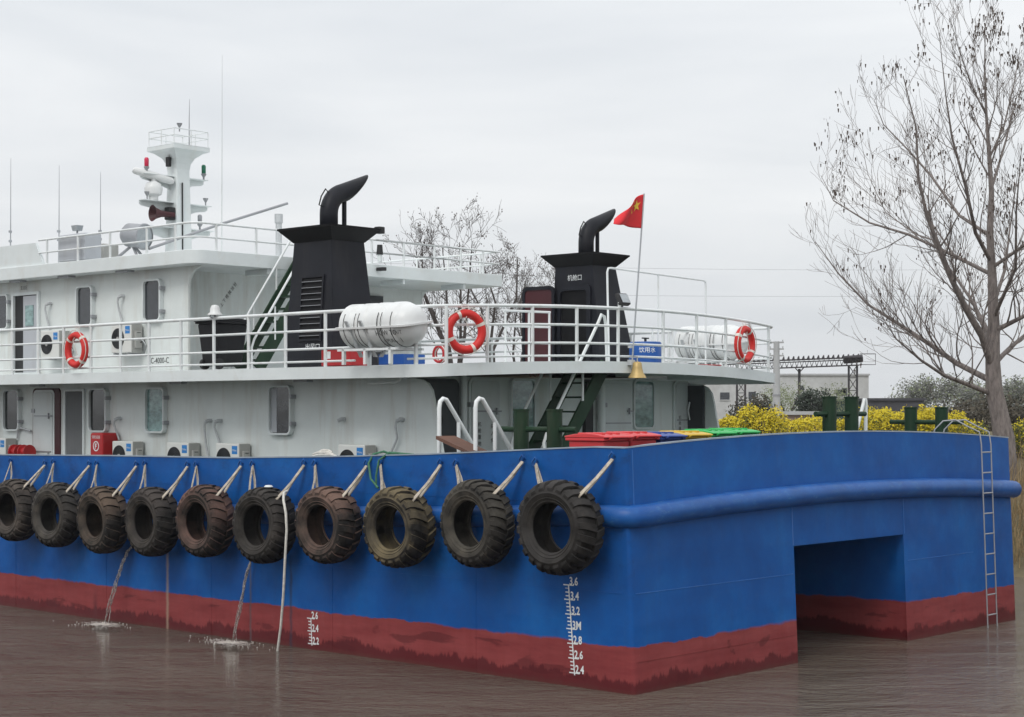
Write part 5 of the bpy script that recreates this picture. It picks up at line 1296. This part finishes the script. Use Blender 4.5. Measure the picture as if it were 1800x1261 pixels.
# ------------------------------------------------------------------ boarding ladder on the end face
rt = ship_thing('ladder', 9.75, 0, 0); tag(rt, 'thin steel ladder hooked over the end bulwark down to the water', 'ladder')
LA = lambda z: (-0.14+(3.36-z)*0.075, -0.24+RAKE*z*0.6-(0.1 if z > 2 else 0.02))
for dx in (-0.16, 0.19):
    zt = top_z(9.8, 0)
    pts = [(LA(-0.4)[0]+dx, -0.17, -0.4), (LA(2.0)[0]+dx, -0.17, 2.0), (LA(3.2)[0]+dx, -0.17, 3.2), (LA(3.36)[0]+dx, -0.14, zt+0.06)]
    pts += [(dx-0.22, 0.05, zt+0.16), (dx-0.32, 0.22, zt+0.27), (dx-0.42, 0.4, zt+0.25), (dx-0.5, 0.52, zt+0.1), (dx-0.58, 0.7, 2.4)]
    m = MB(); m.tube(pts, 0.013, 8); m.build('stile', 'grey_metal', rt, smooth=60)
for k in range(10):
    z = 3.06-k*0.355
    if z < 0.02: break
    m = MB(); m.tube([(LA(z)[0]-0.16, -0.17, z), (LA(z)[0]+0.19, -0.17, z)], 0.013, 8); m.build('rung', 'grey_metal', rt, smooth=60)

rt = ship_thing('fire_extinguisher', 2.45, 5.75, 2.37); tag(rt, 'red fire extinguisher on the main deck behind the near green bollards', 'extinguisher')
m = MB(); m.lathe([(0, 0), (0.08, 0), (0.085, 0.02), (0.085, 0.5), (0.06, 0.57), (0.025, 0.60), (0.025, 0.64), (0, 0.64)], (0, 0, 0), 'z', 18); m.build('cylinder_body', 'red_paint', rt, smooth=45)
m = MB(); m.box((-0.02, -0.09, 0.64), (0.02, 0.05, 0.68)); m.tube([(0, 0.03, 0.64), (0, 0.12, 0.6), (0, 0.12, 0.3)], 0.012, 6); m.build('valve_hose', 'rubber_black', rt)
rt = ship_thing('folded_hose', 0.07, 6.25, 3.08); tag(rt, 'folded white canvas hose lying on the bulwark left of the green hoses', 'hose')
for k, (y, dz, ln) in enumerate(((0.0, 0.0, 0.62), (0.05, 0.03, 0.5), (0.02, 0.06, 0.3))):
    m = MB(); m.tube([(0.03*k-.03, y-ln/2, dz-0.01), (0.02*k-.03, y-ln/4, dz+0.012), (0.0, y, dz+0.014), (0.01, y+ln/4, dz+0.008), (0.0, y+ln/2, dz-0.014)], [0.014, 0.024, 0.026, 0.024, 0.012], 8); m.build('hose_fold', 'rope_white', rt, smooth=60)

# ------------------------------------------------------------------ the far bank: trees, shrubs, works
FPX, HZ = 3019.0, 720.0
def PX(px, py, d): return Vector(((px-900)/FPX*d, d, 3.8+(HZ-py)/FPX*d))
def ground_at(x, y):
    v = MS.inverted() @ Vector((x, y, 0)); return bank_z(v.x, v.y)

class Wood:
    """a bare tree: limbs as tapering tubes, twigs as thin ones"""
    def __init__(s, seed): s.r = random.Random(seed); s.trunk = MB(); s.twig = MB(); s.tips = []
    def limb(s, pts, r0, r1, n=7, mb=None):
        k = len(pts); rr = [r0+(r1-r0)*i/(k-1) for i in range(k)]
        (mb or (s.trunk if r0 > 0.03 else s.twig)).tube(pts, rr, n if r0 > 0.03 else (4 if r0 > 0.012 else 3), caps=False)
    def grow(s, p, d, L, r, depth, up=0.12, wob=0.22, kids=3, spread=0.75, tmin=0.004):
        seg = 4 if depth > 0 else 3; pts = [p.copy()]; q = p.copy(); dd = d.normalized()
        for i in range(seg):
            dd = (dd+Vector((s.r.gauss(0, wob), s.r.gauss(0, wob), s.r.gauss(0, wob)*0.6+up))*0.5).normalized()
            q = q+dd*L/seg; pts.append(q.copy())
        s.limb(pts, r, max(tmin, r*0.45))
        s.tips.append((q.copy(), dd.copy(), depth))
        if depth <= 0: return
        for k in range(kids+s.r.randint(-1, 1)):
            f = s.r.uniform(0.25, 1.0); x = f*seg; a = min(int(x), seg-1); pp = pts[a].lerp(pts[a+1], x-a)
            side = Vector((s.r.gauss(0, 1), s.r.gauss(0, 1), s.r.gauss(0, 0.7)))
            nd = (dd+side.normalized()*spread).normalized()
            s.grow(pp, nd, L*s.r.uniform(0.45, 0.75), max(tmin, r*(0.62-0.15*f)), depth-1, up, wob, kids, spread, tmin)
        s.grow(q, dd, L*0.6, max(tmin, r*0.5), depth-1, up, wob, kids, spread, tmin)
    def along(s, pts, r0, r1, n, L0, L1, depth, up=0.12, spread=0.9, kids=3, f0=0.15, tmin=0.004, wob=0.22):
        # side shoots along a hand-laid limb
        P = [Vector(p) for p in pts]; s.limb(P, r0, r1, 9)
        k = len(P)-1
        for i in range(n):
            f = f0+(1-f0)*(i+s.r.random())/n; x = min(f, 0.999)*k; a = int(x); pp = P[a].lerp(P[a+1], x-a); d = (P[a+1]-P[a]).normalized()
            side = Vector((s.r.gauss(0, 1), s.r.gauss(0, 1), s.r.gauss(0.2, 0.6))).normalized()
            L = (L0+(L1-L0)*f)*s.r.uniform(0.7, 1.25); r = max(tmin, (r0+(r1-r0)*f)*0.45)
            s.grow(pp, (d+side*spread).normalized(), L, min(r, 0.03), depth, up, wob, kids, 0.7, tmin)
        s.tips.append((P[-1], (P[-1]-P[-2]).normalized(), 1))

def bare_tree(name, wood, loc, label, bark_m, leaves=None):
    root = empty(name, loc); tag(root, label, 'tree', 'bare trees on the far bank')
    inv = Vector(loc)
    for mb in (wood.trunk, wood.twig): mb.v = [(v[0]-inv.x, v[1]-inv.y, v[2]-inv.z) for v in mb.v]
    wood.trunk.build('trunk', bark_m, root, smooth=80)
    wood.twig.build('crown', bark_m, root, smooth=80)
    if leaves:
        leaves.v = [(v[0]-inv.x, v[1]-inv.y, v[2]-inv.z) for v in leaves.v]
        leaves.build('dead_leaves', 'leaf_dead', root)['kind'] = 'stuff'
    return root

# the big bare tree at the right
TD = 44.0
w = Wood(11)
def tp(px, py, dd=0.0): return PX(px, py, TD+dd) if dd == 0 else Vector(((px-900)/FPX*TD, TD+dd, 3.8+(HZ-py)/FPX*TD))
gx = tp(1763, 800); g0 = ground_at(gx.x, TD)
trunk = [Vector((gx.x+0.08, TD, g0-0.2)), tp(1765, 770), tp(1757, 730), tp(1747, 681), tp(1745, 632), tp(1747, 572), tp(1744, 482), tp(1740, 410), tp(1743, 337), tp(1739, 271), tp(1734, 205), tp(1731, 120), tp(1732, 40)]
w.trunk.tube(trunk[:9], [0.33, 0.27, 0.235, 0.215, 0.185, 0.150, 0.115, 0.09, 0.068], 14, caps=False)
w.along(trunk[8:], 0.068, 0.006, 14, 1.6, 0.6, 2, up=0.22, spread=0.7, kids=2, f0=0.05, tmin=0.005, wob=0.2)
LIMBS = [
 ([(1744, 645, 0), (1717, 592, -.5), (1682, 547, -.9), (1651, 500, -1.3), (1620, 435, -1.6), (1600, 395, -1.8), (1582, 330, -2.0), (1575, 250, -2.2), (1550, 165, -2.4)], .15, .012, 14),
 ([(1740, 668, 0), (1690, 637, .5), (1650, 603, .9), (1600, 565, 1.3), (1550, 528, 1.7), (1500, 470, 2.0), (1460, 410, 2.2)], .12, .010, 14),
 ([(1738, 690, 0), (1692, 677, -.6), (1640, 662, -1.2), (1590, 637, -1.8), (1540, 602, -2.3), (1505, 555, -2.6)], .10, .008, 11),
 ([(1742, 482, 0), (1690, 445, .7), (1622, 402, 1.5), (1560, 375, 2.2), (1500, 330, 2.7), (1480, 280, 3)], .08, .007, 12),
 ([(1741, 458, 0), (1700, 415, -.8), (1672, 340, -1.4), (1640, 262, -1.9), (1625, 200, -2.2), (1608, 95, -2.5)], .085, .008, 12),
 ([(1741, 415, 0), (1700, 372, .8), (1662, 292, 1.6), (1628, 240, 2.1), (1590, 190, 2.5), (1575, 140, 2.7)], .07, .007, 11),
 ([(1735, 205, 0), (1700, 160, -.5), (1670, 102, -.9), (1650, 45, -1.1)], .04, .006, 8),
 ([(1738, 280, 0), (1775, 215, .5), (1800, 130, .8), (1815, 60, 1)], .045, .006, 9),
 ([(1620, 435, -1.6), (1590, 420, -1.2), (1545, 380, -.8), (1520, 310, -.4), (1512, 240, 0)], .04, .005, 8),
 ([(1690, 445, .7), (1660, 380, 1.4), (1648, 320, 1.9), (1640, 230, 2.3)], .04, .005, 8),
 ([(1640, 662, -1.2), (1600, 600, -.9), (1560, 570, -.6), (1500, 540, -.2)], .035, .005, 7),
 ([(1747, 640, 0), (1790, 610, .8), (1850, 570, 1.6), (1920, 500, 2.4)], .11, .01, 10),
 ([(1747, 582, 0), (1790, 556, -.7), (1840, 520, -1.4), (1910, 420, -2)], .10, .01, 10),
 ([(1747, 535, 0), (1782, 470, .8), (1802, 400, 1.4), (1830, 280, 2)], .08, .008, 10),
 ([(1744, 470, 0), (1790, 432, -.8), (1850, 390, -1.5), (1890, 300, -2)], .075, .008, 10),
 ([(1742, 335, 0), (1785, 235, .8), (1802, 190, 1.2), (1830, 110, 1.6)], .055, .006, 9),
 ([(1746, 600, 0), (1735, 520, 1.5), (1700, 430, 2.8), (1690, 330, 3.6)], .09, .008, 10),
 ([(1746, 560, 0), (1755, 480, -1.5), (1730, 390, -2.8), (1725, 290, -3.5)], .08, .008, 10),
 ([(1748, 660, 0), (1765, 600, 1.5), (1770, 520, 3.0), (1760, 420, 4)], .09, .008, 10),
]
for pts, r0, r1, n in LIMBS:
    w.along([tp(*p) for p in pts], r0*0.68, r1*0.8, int(n*1.45), 1.5, 0.75, 2, up=0.20, spread=0.85, kids=2, f0=0.12, tmin=0.0042, wob=0.30)
lv = MB(); rl = random.Random(4)
for (p, d, dep) in w.tips:
    hgt = (p.z-5)/9
    clump = mnoise.noise(p*0.85)          # leaves have held on in clusters
    if rl.random() > (0.04+0.32*max(0, min(1, hgt)))*max(0.0, 0.5+2.2*clump): continue
    for k in range(rl.choice((1, 2, 3, 5, 6))):
        q = p+Vector((rl.gauss(0, .09), rl.gauss(0, .09), rl.gauss(-.06, .09))); a = rl.uniform(0, 6.28); c, s_ = math.cos(a)*0.022, math.sin(a)*0.022; h = rl.uniform(.05, .11)
        lv.add([(q.x-c, q.y-s_, q.z), (q.x+c, q.y+s_, q.z), (q.x+c*.6, q.y+s_*.6, q.z-h), (q.x-c*.4, q.y-s_*.4, q.z-h*1.1)], [(0, 1, 2, 3)])
bare_tree('bare_tree', w, (gx.x, TD, g0), 'tall bare tree with grey trunk and spreading branches at the right', 'bark_grey', lv)

# bare trees showing over and through the superstructure
def back_tree(px, d, top_py, seed, label, forks, r0=0.15, lean_px=0, wide=0.22):
    w = Wood(seed); base = PX(px, 700, d); g = ground_at(base.x, d)
    top = PX(px+lean_px, top_py, d); H = top.z-g
    b = Vector((base.x, d, g-0.2)); fork = b+Vector(((top.x-b.x)*0.25, 0, H*w.r.uniform(0.2, 0.3)))
    w.limb([b, b.lerp(fork, 0.5)+Vector((0.08, 0, 0)), fork], r0*1.25, r0, 9)
    for k in range(forks):
        a = 2*PI*(k+w.r.uniform(-.25, .25))/forks; reach = H*wide*w.r.uniform(0.5, 1.1)
        end = Vector((top.x+math.cos(a)*reach, d+math.sin(a)*reach, g+H*w.r.uniform(0.70, 0.88)))
        p1 = fork.lerp(end, 0.35)+Vector((w.r.gauss(0, .25), w.r.gauss(0, .25), 0)); p2 = fork.lerp(end, 0.7)+Vector((w.r.gauss(0, .25), w.r.gauss(0, .25), 0.1))
        w.along([fork, p1, p2, end], r0*0.7, 0.016, 8, H*0.19, H*0.10, 3, up=0.10, spread=1.0, kids=2, f0=0.25, tmin=0.006, wob=0.42)
    lv = MB()
    for (p, dd, dep) in w.tips:          # last year's seed clusters at the twig ends
        if dep > 0 or w.r.random() < 0.7: continue
        for k in range(2):
            q = p+Vector((w.r.gauss(0, .07), w.r.gauss(0, .07), w.r.gauss(0, .07))); an = w.r.uniform(0, 6.28); c, s_ = math.cos(an)*0.03, math.sin(an)*0.03
            lv.add([(q.x-c, q.y-s_, q.z), (q.x, q.y, q.z-.03), (q.x+c, q.y+s_, q.z), (q.x, q.y, q.z+.03)], [(0, 1, 2, 3)])
    bare_tree('bare_tree', w, (b.x, b.y, g), label, 'bark_dark', lv)
back_tree(812, 68, 350, 31, 'bare tree rising behind the upper roof railing, tallest behind the ship', 5, 0.12, -42, 0.2)
back_tree(872, 72, 402, 32, 'bare tree seen through the railing behind the corner life ring', 3, 0.14, -10, 0.2)
back_tree(905, 75, 412, 33, 'bare tree close left of the far funnel', 3, 0.10, 22, 0.18)
back_tree(946, 105, 478, 34, 'small distant bare tree touching the open funnel door', 3, 0.09, 0, 0.2)

# leafy masses: crowns of many small faces
def blob_leaves(mb, rg, c, rx, ry, rz, n, size, hollow=0.35):
    for k in range(n):
        v = Vector((rg.gauss(0, 1), rg.gauss(0, 1), rg.gauss(0, 1))).normalized()*(hollow+(1-hollow)*rg.random()**0.5)
        nn = 1+0.35*mnoise.noise(Vector((v.x*2.1+c.x, v.y*2.1+c.y, v.z*2.1)))
        p = c+Vector((v.x*rx, v.y*ry, v.z*rz))*nn
        a = Vector((rg.gauss(0, 1), rg.gauss(0, 1), rg.gauss(0, 1))).normalized(); b = a.orthogonal().normalized()
        s_ = size*rg.uniform(0.6, 1.4); a = a*s_; b = b*s_*0.6
        mb.add([p-a, p-b, p+a, p+b], [(0, 1, 2, 3)])
def shrub(name, px, d, top_py, width, label, mats, seed, n=2600, size=0.05, cat='shrub', group=None, trunk_h=0.0, bm='bark_dark', lobes=5, hollow=0.3):
    rg = random.Random(seed); base = PX(px, 720, d); g = ground_at(base.x, d); top = PX(px, top_py, d).z
    H = max(0.4, top-g); root = empty(name, (base.x, d, g)); tag(root, label, cat, group)
    st = MB()
    for k in range(5 if trunk_h == 0 else 3):
        a = rg.uniform(0, 6.28); e = Vector((math.cos(a)*width*0.3, math.sin(a)*width*0.3, H*0.75))
        st.tube([(0, 0, -0.1), tuple(e*0.4+Vector((0, 0, H*0.1))), tuple(e)], [0.05*H/2, 0.03*H/2, 0.008], 6)
    st.build('stem' if trunk_h == 0 else 'trunk', bm, root, smooth=80)
    mbs = [MB() for _ in mats]
    for k in range(lobes):
        c = Vector((rg.uniform(-.5, .5)*width*0.7, rg.uniform(-.5, .5)*width*0.7, trunk_h*H+(1-trunk_h)*H*rg.uniform(0.35, 0.72)))
        rx = width*rg.uniform(0.24, 0.36); rz = min(H*(1-trunk_h)*0.42, H-c.z+0.05)
        for i, mb in enumerate(mbs):
            mp_ = mats[i][1]; blob_leaves(mb, rg, c+Vector((0, 0, mats[i][2]*H if len(mats[i]) > 2 else 0)), rx, rx, max(0.15, rz), int(n*mp_/lobes), size, hollow)
    for i, mb in enumerate(mbs): mb.build('blossom' if 'yellow' in mats[i][0] else 'crown', mats[i][0], root)
    return root
Y = [('leaf_yellow', 1.0, 0.06), ('leaf_olive', 0.3, -0.05)]
GY = 'yellow flowering shrubs on the far bank'
for i, (px, d, ty, wd, lab) in enumerate([
  (1338, 52, 718, 1.35, 'rounded yellow flowering shrub, tallest of the yellow row, left of the concrete pole'),
  (1283, 56, 735, 1.2, 'low yellow flowering shrub just right of the ship deckhouse, leftmost of the row'),
  (1392, 56, 740, 1.7, 'low yellow flowering shrub right of the concrete pole'),
  (1432, 54, 736, 1.6, 'yellow flowering shrub just left of the tall green bollards'),
  (1478, 52, 733, 1.1, 'yellow flowering shrub seen between the tall green bollard posts'),
  (1548, 50, 722, 1.5, 'full yellow flowering shrub right of the white boarding handrail'),
  (1582, 52, 724, 1.2, 'yellow flowering shrub left of the low green bollards'),
  (1628, 50, 722, 1.2, 'yellow flowering shrub seen between the low green bollard posts'),
  (1672, 51, 728, 1.5, 'yellow flowering shrub behind the ladder hoops'),
  (1605, 49, 724, 1.2, 'yellow flowering shrub just behind the left post of the low green bollards'),
  (1712, 50, 742, 1.0, 'sparse yellow flowering shrub left of the big tree trunk'),
  (1790, 48, 742, 0.9, 'sparse yellow flowering shrub right of the big tree trunk')]):
    shrub('flowering_shrub', px, d, ty, wd, lab, Y if i < 10 else [('leaf_yellow', 0.25, 0.05), ('leaf_olive', 0.5)], 100+i, 6500 if i < 10 else 2200, 0.036, group=GY, lobes=8)
shrub('evergreen_bush', 1318, 70, 690, 2.0, 'dark bush behind the tallest yellow shrub, left of the pole', [('leaf_brown', 0.7), ('leaf_dark', 0.3)], 201, 2600, 0.06, lobes=7, hollow=0.1)
shrub('evergreen_bush', 1430, 95, 684, 2.0, 'dark evergreen tree in front of the pale far building', [('leaf_dark', 1.0)], 202, 2200, 0.08, lobes=6)
shrub('budding_tree', 1385, 100, 668, 3.2, 'pale green budding tree behind the concrete pole', [('leaf_pale', 1.0)], 203, 1700, 0.055, 'tree', 'budding trees by the works', 0.2, lobes=8, hollow=0.05)
shrub('budding_tree', 1460, 112, 670, 3.0, 'pale green budding tree left of the lattice tower', [('leaf_pale', 1.0)], 204, 1100, 0.055, 'tree', 'budding trees by the works', 0.2, lobes=8, hollow=0.05)
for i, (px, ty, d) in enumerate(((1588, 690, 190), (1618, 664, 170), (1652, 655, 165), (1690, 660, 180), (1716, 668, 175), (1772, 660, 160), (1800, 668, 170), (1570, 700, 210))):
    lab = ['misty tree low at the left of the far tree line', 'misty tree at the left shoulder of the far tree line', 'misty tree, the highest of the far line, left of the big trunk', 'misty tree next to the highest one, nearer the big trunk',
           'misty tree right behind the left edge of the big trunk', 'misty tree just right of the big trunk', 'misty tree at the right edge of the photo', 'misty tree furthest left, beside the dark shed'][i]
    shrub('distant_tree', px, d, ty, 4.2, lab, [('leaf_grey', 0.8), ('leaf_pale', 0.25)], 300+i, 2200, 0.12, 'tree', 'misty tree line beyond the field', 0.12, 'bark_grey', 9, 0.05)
shrub('brown_thicket', 1715, 62, 700, 2.2, 'dark brown thicket low behind the big trunk at left', [('leaf_brown', 1.0)], 401, 1800, 0.07, lobes=6, hollow=0.05)
shrub('brown_thicket', 1790, 60, 690, 2.2, 'dark brown thicket behind the big trunk at the right edge', [('leaf_brown', 1.0)], 402, 1800, 0.07, lobes=6, hollow=0.05)

# reeds on the bank at the right
rg = random.Random(9); m = MB(); MI = MS.inverted()
for k in range(16000):
    s = rg.uniform(-8, 22); t = 18.9+abs(rg.gauss(0, 3.4))
    if t > 30: continue
    z = bank_z(t, s); h = rg.uniform(0.35, 1.0)*(1.15 if t > 20 else 0.8)
    a = rg.uniform(0, 6.28); lx_, ly_ = rg.gauss(0, .22)*h, rg.gauss(0, .22)*h; wv = rg.uniform(0.006, 0.014)
    c, s_ = math.cos(a)*wv, math.sin(a)*wv
    m.add([(t-c, s-s_, z-0.03), (t+c, s+s_, z-0.03), (t+lx_*.4+c*.8, s+ly_*.4+s_*.8, z+h*.6), (t+lx_*.4-c*.8, s+ly_*.4-s_*.8, z+h*.6), (t+lx_, s+ly_, z+h)], [(0, 1, 2, 3), (3, 2, 4)])
rd_ = m.build('dry_reeds', 'reed_tan', None); rd_.matrix_world = MS; tag(rd_, 'dry tan reeds and grass along the far bank', 'reeds', kind='stuff')

# concrete power pole with cross arms
d = 78; b = PX(1365, 745, d); g = ground_at(b.x, d); top = PX(1365, 600, d).z
rt = empty('power_pole', (b.x, d, g)); tag(rt, 'grey concrete power pole with three short cross arms', 'pole')
m = MB(); m.cyl((0, 0, -0.2), (0, 0, top-g), 0.20, 0.13, 14); m.build('shaft', 'concrete', rt, smooth=50)
for k, z in enumerate((top-g-0.08, top-g-0.38, top-g-0.68)):
    m = MB(); m.box((-0.33, -0.04, z), (0.33, 0.04, z+0.07)); m.build('cross_arm', 'concrete', rt)
    for x in (-0.28, 0.28):
        m = MB(); m.cyl((x, 0, z+0.07), (x, 0, z+0.16), 0.03, n=8); m.build('insulator', 'mount_grey', rt)
m = MB(); m.cyl((0, 0, (top-g)*0.42), (0, 0, (top-g)*0.42+0.08), 0.19, n=14); m.build('pole_band', 'grey_metal', rt)
for i, (y0, y1, lab) in enumerate(((462, 470, 'upper power line crossing the grey sky'), (512, 514, 'lower power line crossing the grey sky'))):
    m = MB(); pts = []
    for k in range(13):
        f = k/12; p = PX(640+1500*f, y0+(y1-y0)*f+8*math.sin(f*PI), 260+30*f); pts.append(tuple(p))
    m.tube(pts, 0.018, 4); o = m.build('power_line', 'wire', None); tag(o, lab, 'power line', 'power lines')

# works: pale hall, dark sheds, wall, conveyor on trestles
def hall(name, x0, x1, d, top_py, label, mat, depth=30, windows=(), band=None):
    a = PX(x0, top_py, d); b = PX(x1, top_py, d); g = 2.6
    rt = empty(name, ((a.x+b.x)/2, d, g)); tag(rt, label, 'building')
    hw = (b.x-a.x)/2; h = a.z-g
    m = MB(); m.box((-hw, 0, -0.3), (hw, depth, h)); wl_ = m.build('wall', mat, rt)
    m = MB(); m.box((-hw-0.1, -0.15, h+0.001), (hw+0.1, depth+0.1, h+0.18)); m.build('roof', band or mat, rt)
    for (px, py, w, hh) in windows:
        p = PX(px, py, d); x = p.x-(a.x+b.x)/2; z = p.z-g
        m = MB(); m.box((x-w/2, -0.05, z-hh/2), (x+w/2, 0.01, z+hh/2)); f = m.build('window', 'pane_grey', rt)
        m = MB(); m.box((x-w/2-.08, -0.1, z-hh/2-.08), (x+w/2+.08, -0.051, z-hh/2)); m.build('sill', mat, f)
    return rt
hall('warehouse', 1225, 1527, 165, 660, 'long pale grey warehouse beyond the conveyor', 'far_wall', 30, [(1274, 696, 0.9, 0.7), (1322, 695, 0.7, 0.7), (1408, 683, .5, .6), (1478, 690, .9, .6), (1484, 690, .5, .9)], 'concrete')
hall('shed', 1527, 1624, 125, 704, 'low dark shed right of the white boarding handrail', 'far_dark', 10)
hall('shed', 1468, 1526, 128, 706, 'low dark green shed behind the tall green bollards', 'far_green', 8)
hall('garden_wall', 1371, 1436, 88, 729, 'low brown brick wall behind the yellow shrubs', 'far_brick', 1.0, band='concrete')
d = 112; a = PX(1215, 645, d); b = PX(1512, 634, d)
rt = empty('conveyor', (a.x, d, 2.6)); tag(rt, 'dark steel conveyor bridge on trestles in front of the warehouse', 'conveyor')
o = Vector((a.x, d, 2.6)); n = 34
def cp(f, dz, dy=0): p = a.lerp(b, f)-o; return (p.x, p.y+dy, p.z+dz)
for dz in (-0.28, 0.22):
    for dy in (-0.5, 0.5):
        m = MB(); m.tube([cp(0, dz, dy), cp(1, dz, dy)], 0.05, 4); m.build('chord', 'far_steel', rt)
m = MB(); m.hexa([cp(0, 0.05, -0.4), cp(1, 0.05, -0.4), cp(1, 0.05, 0.4), cp(0, 0.05, 0.4)], [cp(0, 0.10, -0.4), cp(1, 0.10, -0.4), cp(1, 0.10, 0.4), cp(0, 0.10, 0.4)]); m.build('belt', 'rubber_black', rt)
for k in range(n):
    m = MB(); m.tube([cp(k/n, -0.28, -0.5), cp((k+0.5)/n, 0.22, -0.5), cp((k+1)/n, -0.28, -0.5)], 0.03, 4); m.build('lattice', 'far_steel', rt)
    m = MB(); m.tube([cp((k+.5)/n, 0.20, -0.45), cp((k+.5)/n, 0.42, -0.3), cp((k+.5)/n, 0.20, 0.3)], 0.05, 4); m.build('idler', 'far_steel', rt)
m = MB(); p = cp(1, 0.15); m.cyl((p[0]-1.1, p[1]-.2, p[2]-.1), (p[0]+0.1, p[1]-.2, p[2]+.0), 0.26, n=12); m.build('head_drum', 'far_steel', rt, smooth=40)
p = cp(1, -0.25); m = MB(); m.tube([(p[0], p[1], p[2]), (p[0]+1.0, p[1], p[2]), (p[0]+1.0, p[1], p[2]+0.7), (p[0], p[1], p[2]+0.7)], 0.03, 4); m.build('head_platform', 'far_steel', rt)
def trestle(f, w):
    p = cp(f, -0.28)
    for sx in (-w, w):
        m = MB(); m.tube([(p[0]+sx, p[1], 0), (p[0]+sx, p[1], p[2])], 0.07, 6); m.build('trestle_leg', 'far_steel', rt)
    k = 5
    for i in range(k):
        z0, z1 = p[2]*i/k, p[2]*(i+1)/k
        m = MB(); m.tube([(p[0]-w, p[1], z0), (p[0]+w, p[1], z1)], 0.035, 4); m.tube([(p[0]+w, p[1], z0), (p[0]-w, p[1], z1)], 0.035, 4); m.tube([(p[0]-w, p[1], z1), (p[0]+w, p[1], z1)], 0.035, 4); m.build('bracing', 'far_steel', rt)
trestle(0.957, 0.27); trestle(0.295, 0.27)
p = cp(0.64, -0.28); m = MB(); m.tube([(p[0], p[1], 0), (p[0], p[1], p[2]-0.1)], 0.09, 8); m.tube([(p[0]-.3, p[1], p[2]), (p[0], p[1], p[2]-.35), (p[0]+.3, p[1], p[2])], 0.05, 4); m.build('trestle_leg', 'far_steel', rt)

# the damp spring air between here and the works
m = MB(); m.box((-330, -60, -2.5), (330, 330, 16)); hz_ = m.build('haze', 'white_text', None)
hm = bpy.data.materials.new('haze_air'); hm.use_nodes = True; hn_, hl_ = hm.node_tree.nodes, hm.node_tree.links
hn_.remove(hn_['Principled BSDF']); pv = hn_.new('ShaderNodeVolumePrincipled'); pv.inputs['Color'].default_value = (0.9, 0.92, 0.95, 1); pv.inputs['Density'].default_value = 0.0003; pv.inputs['Anisotropy'].default_value = 0.2
hl_.new(pv.outputs['Volume'], hn_['Material Output'].inputs['Volume'])
hz_.data.materials.clear(); hz_.data.materials.append(hm); tag(hz_, 'thin pale haze over river and bank', 'haze', kind='stuff')
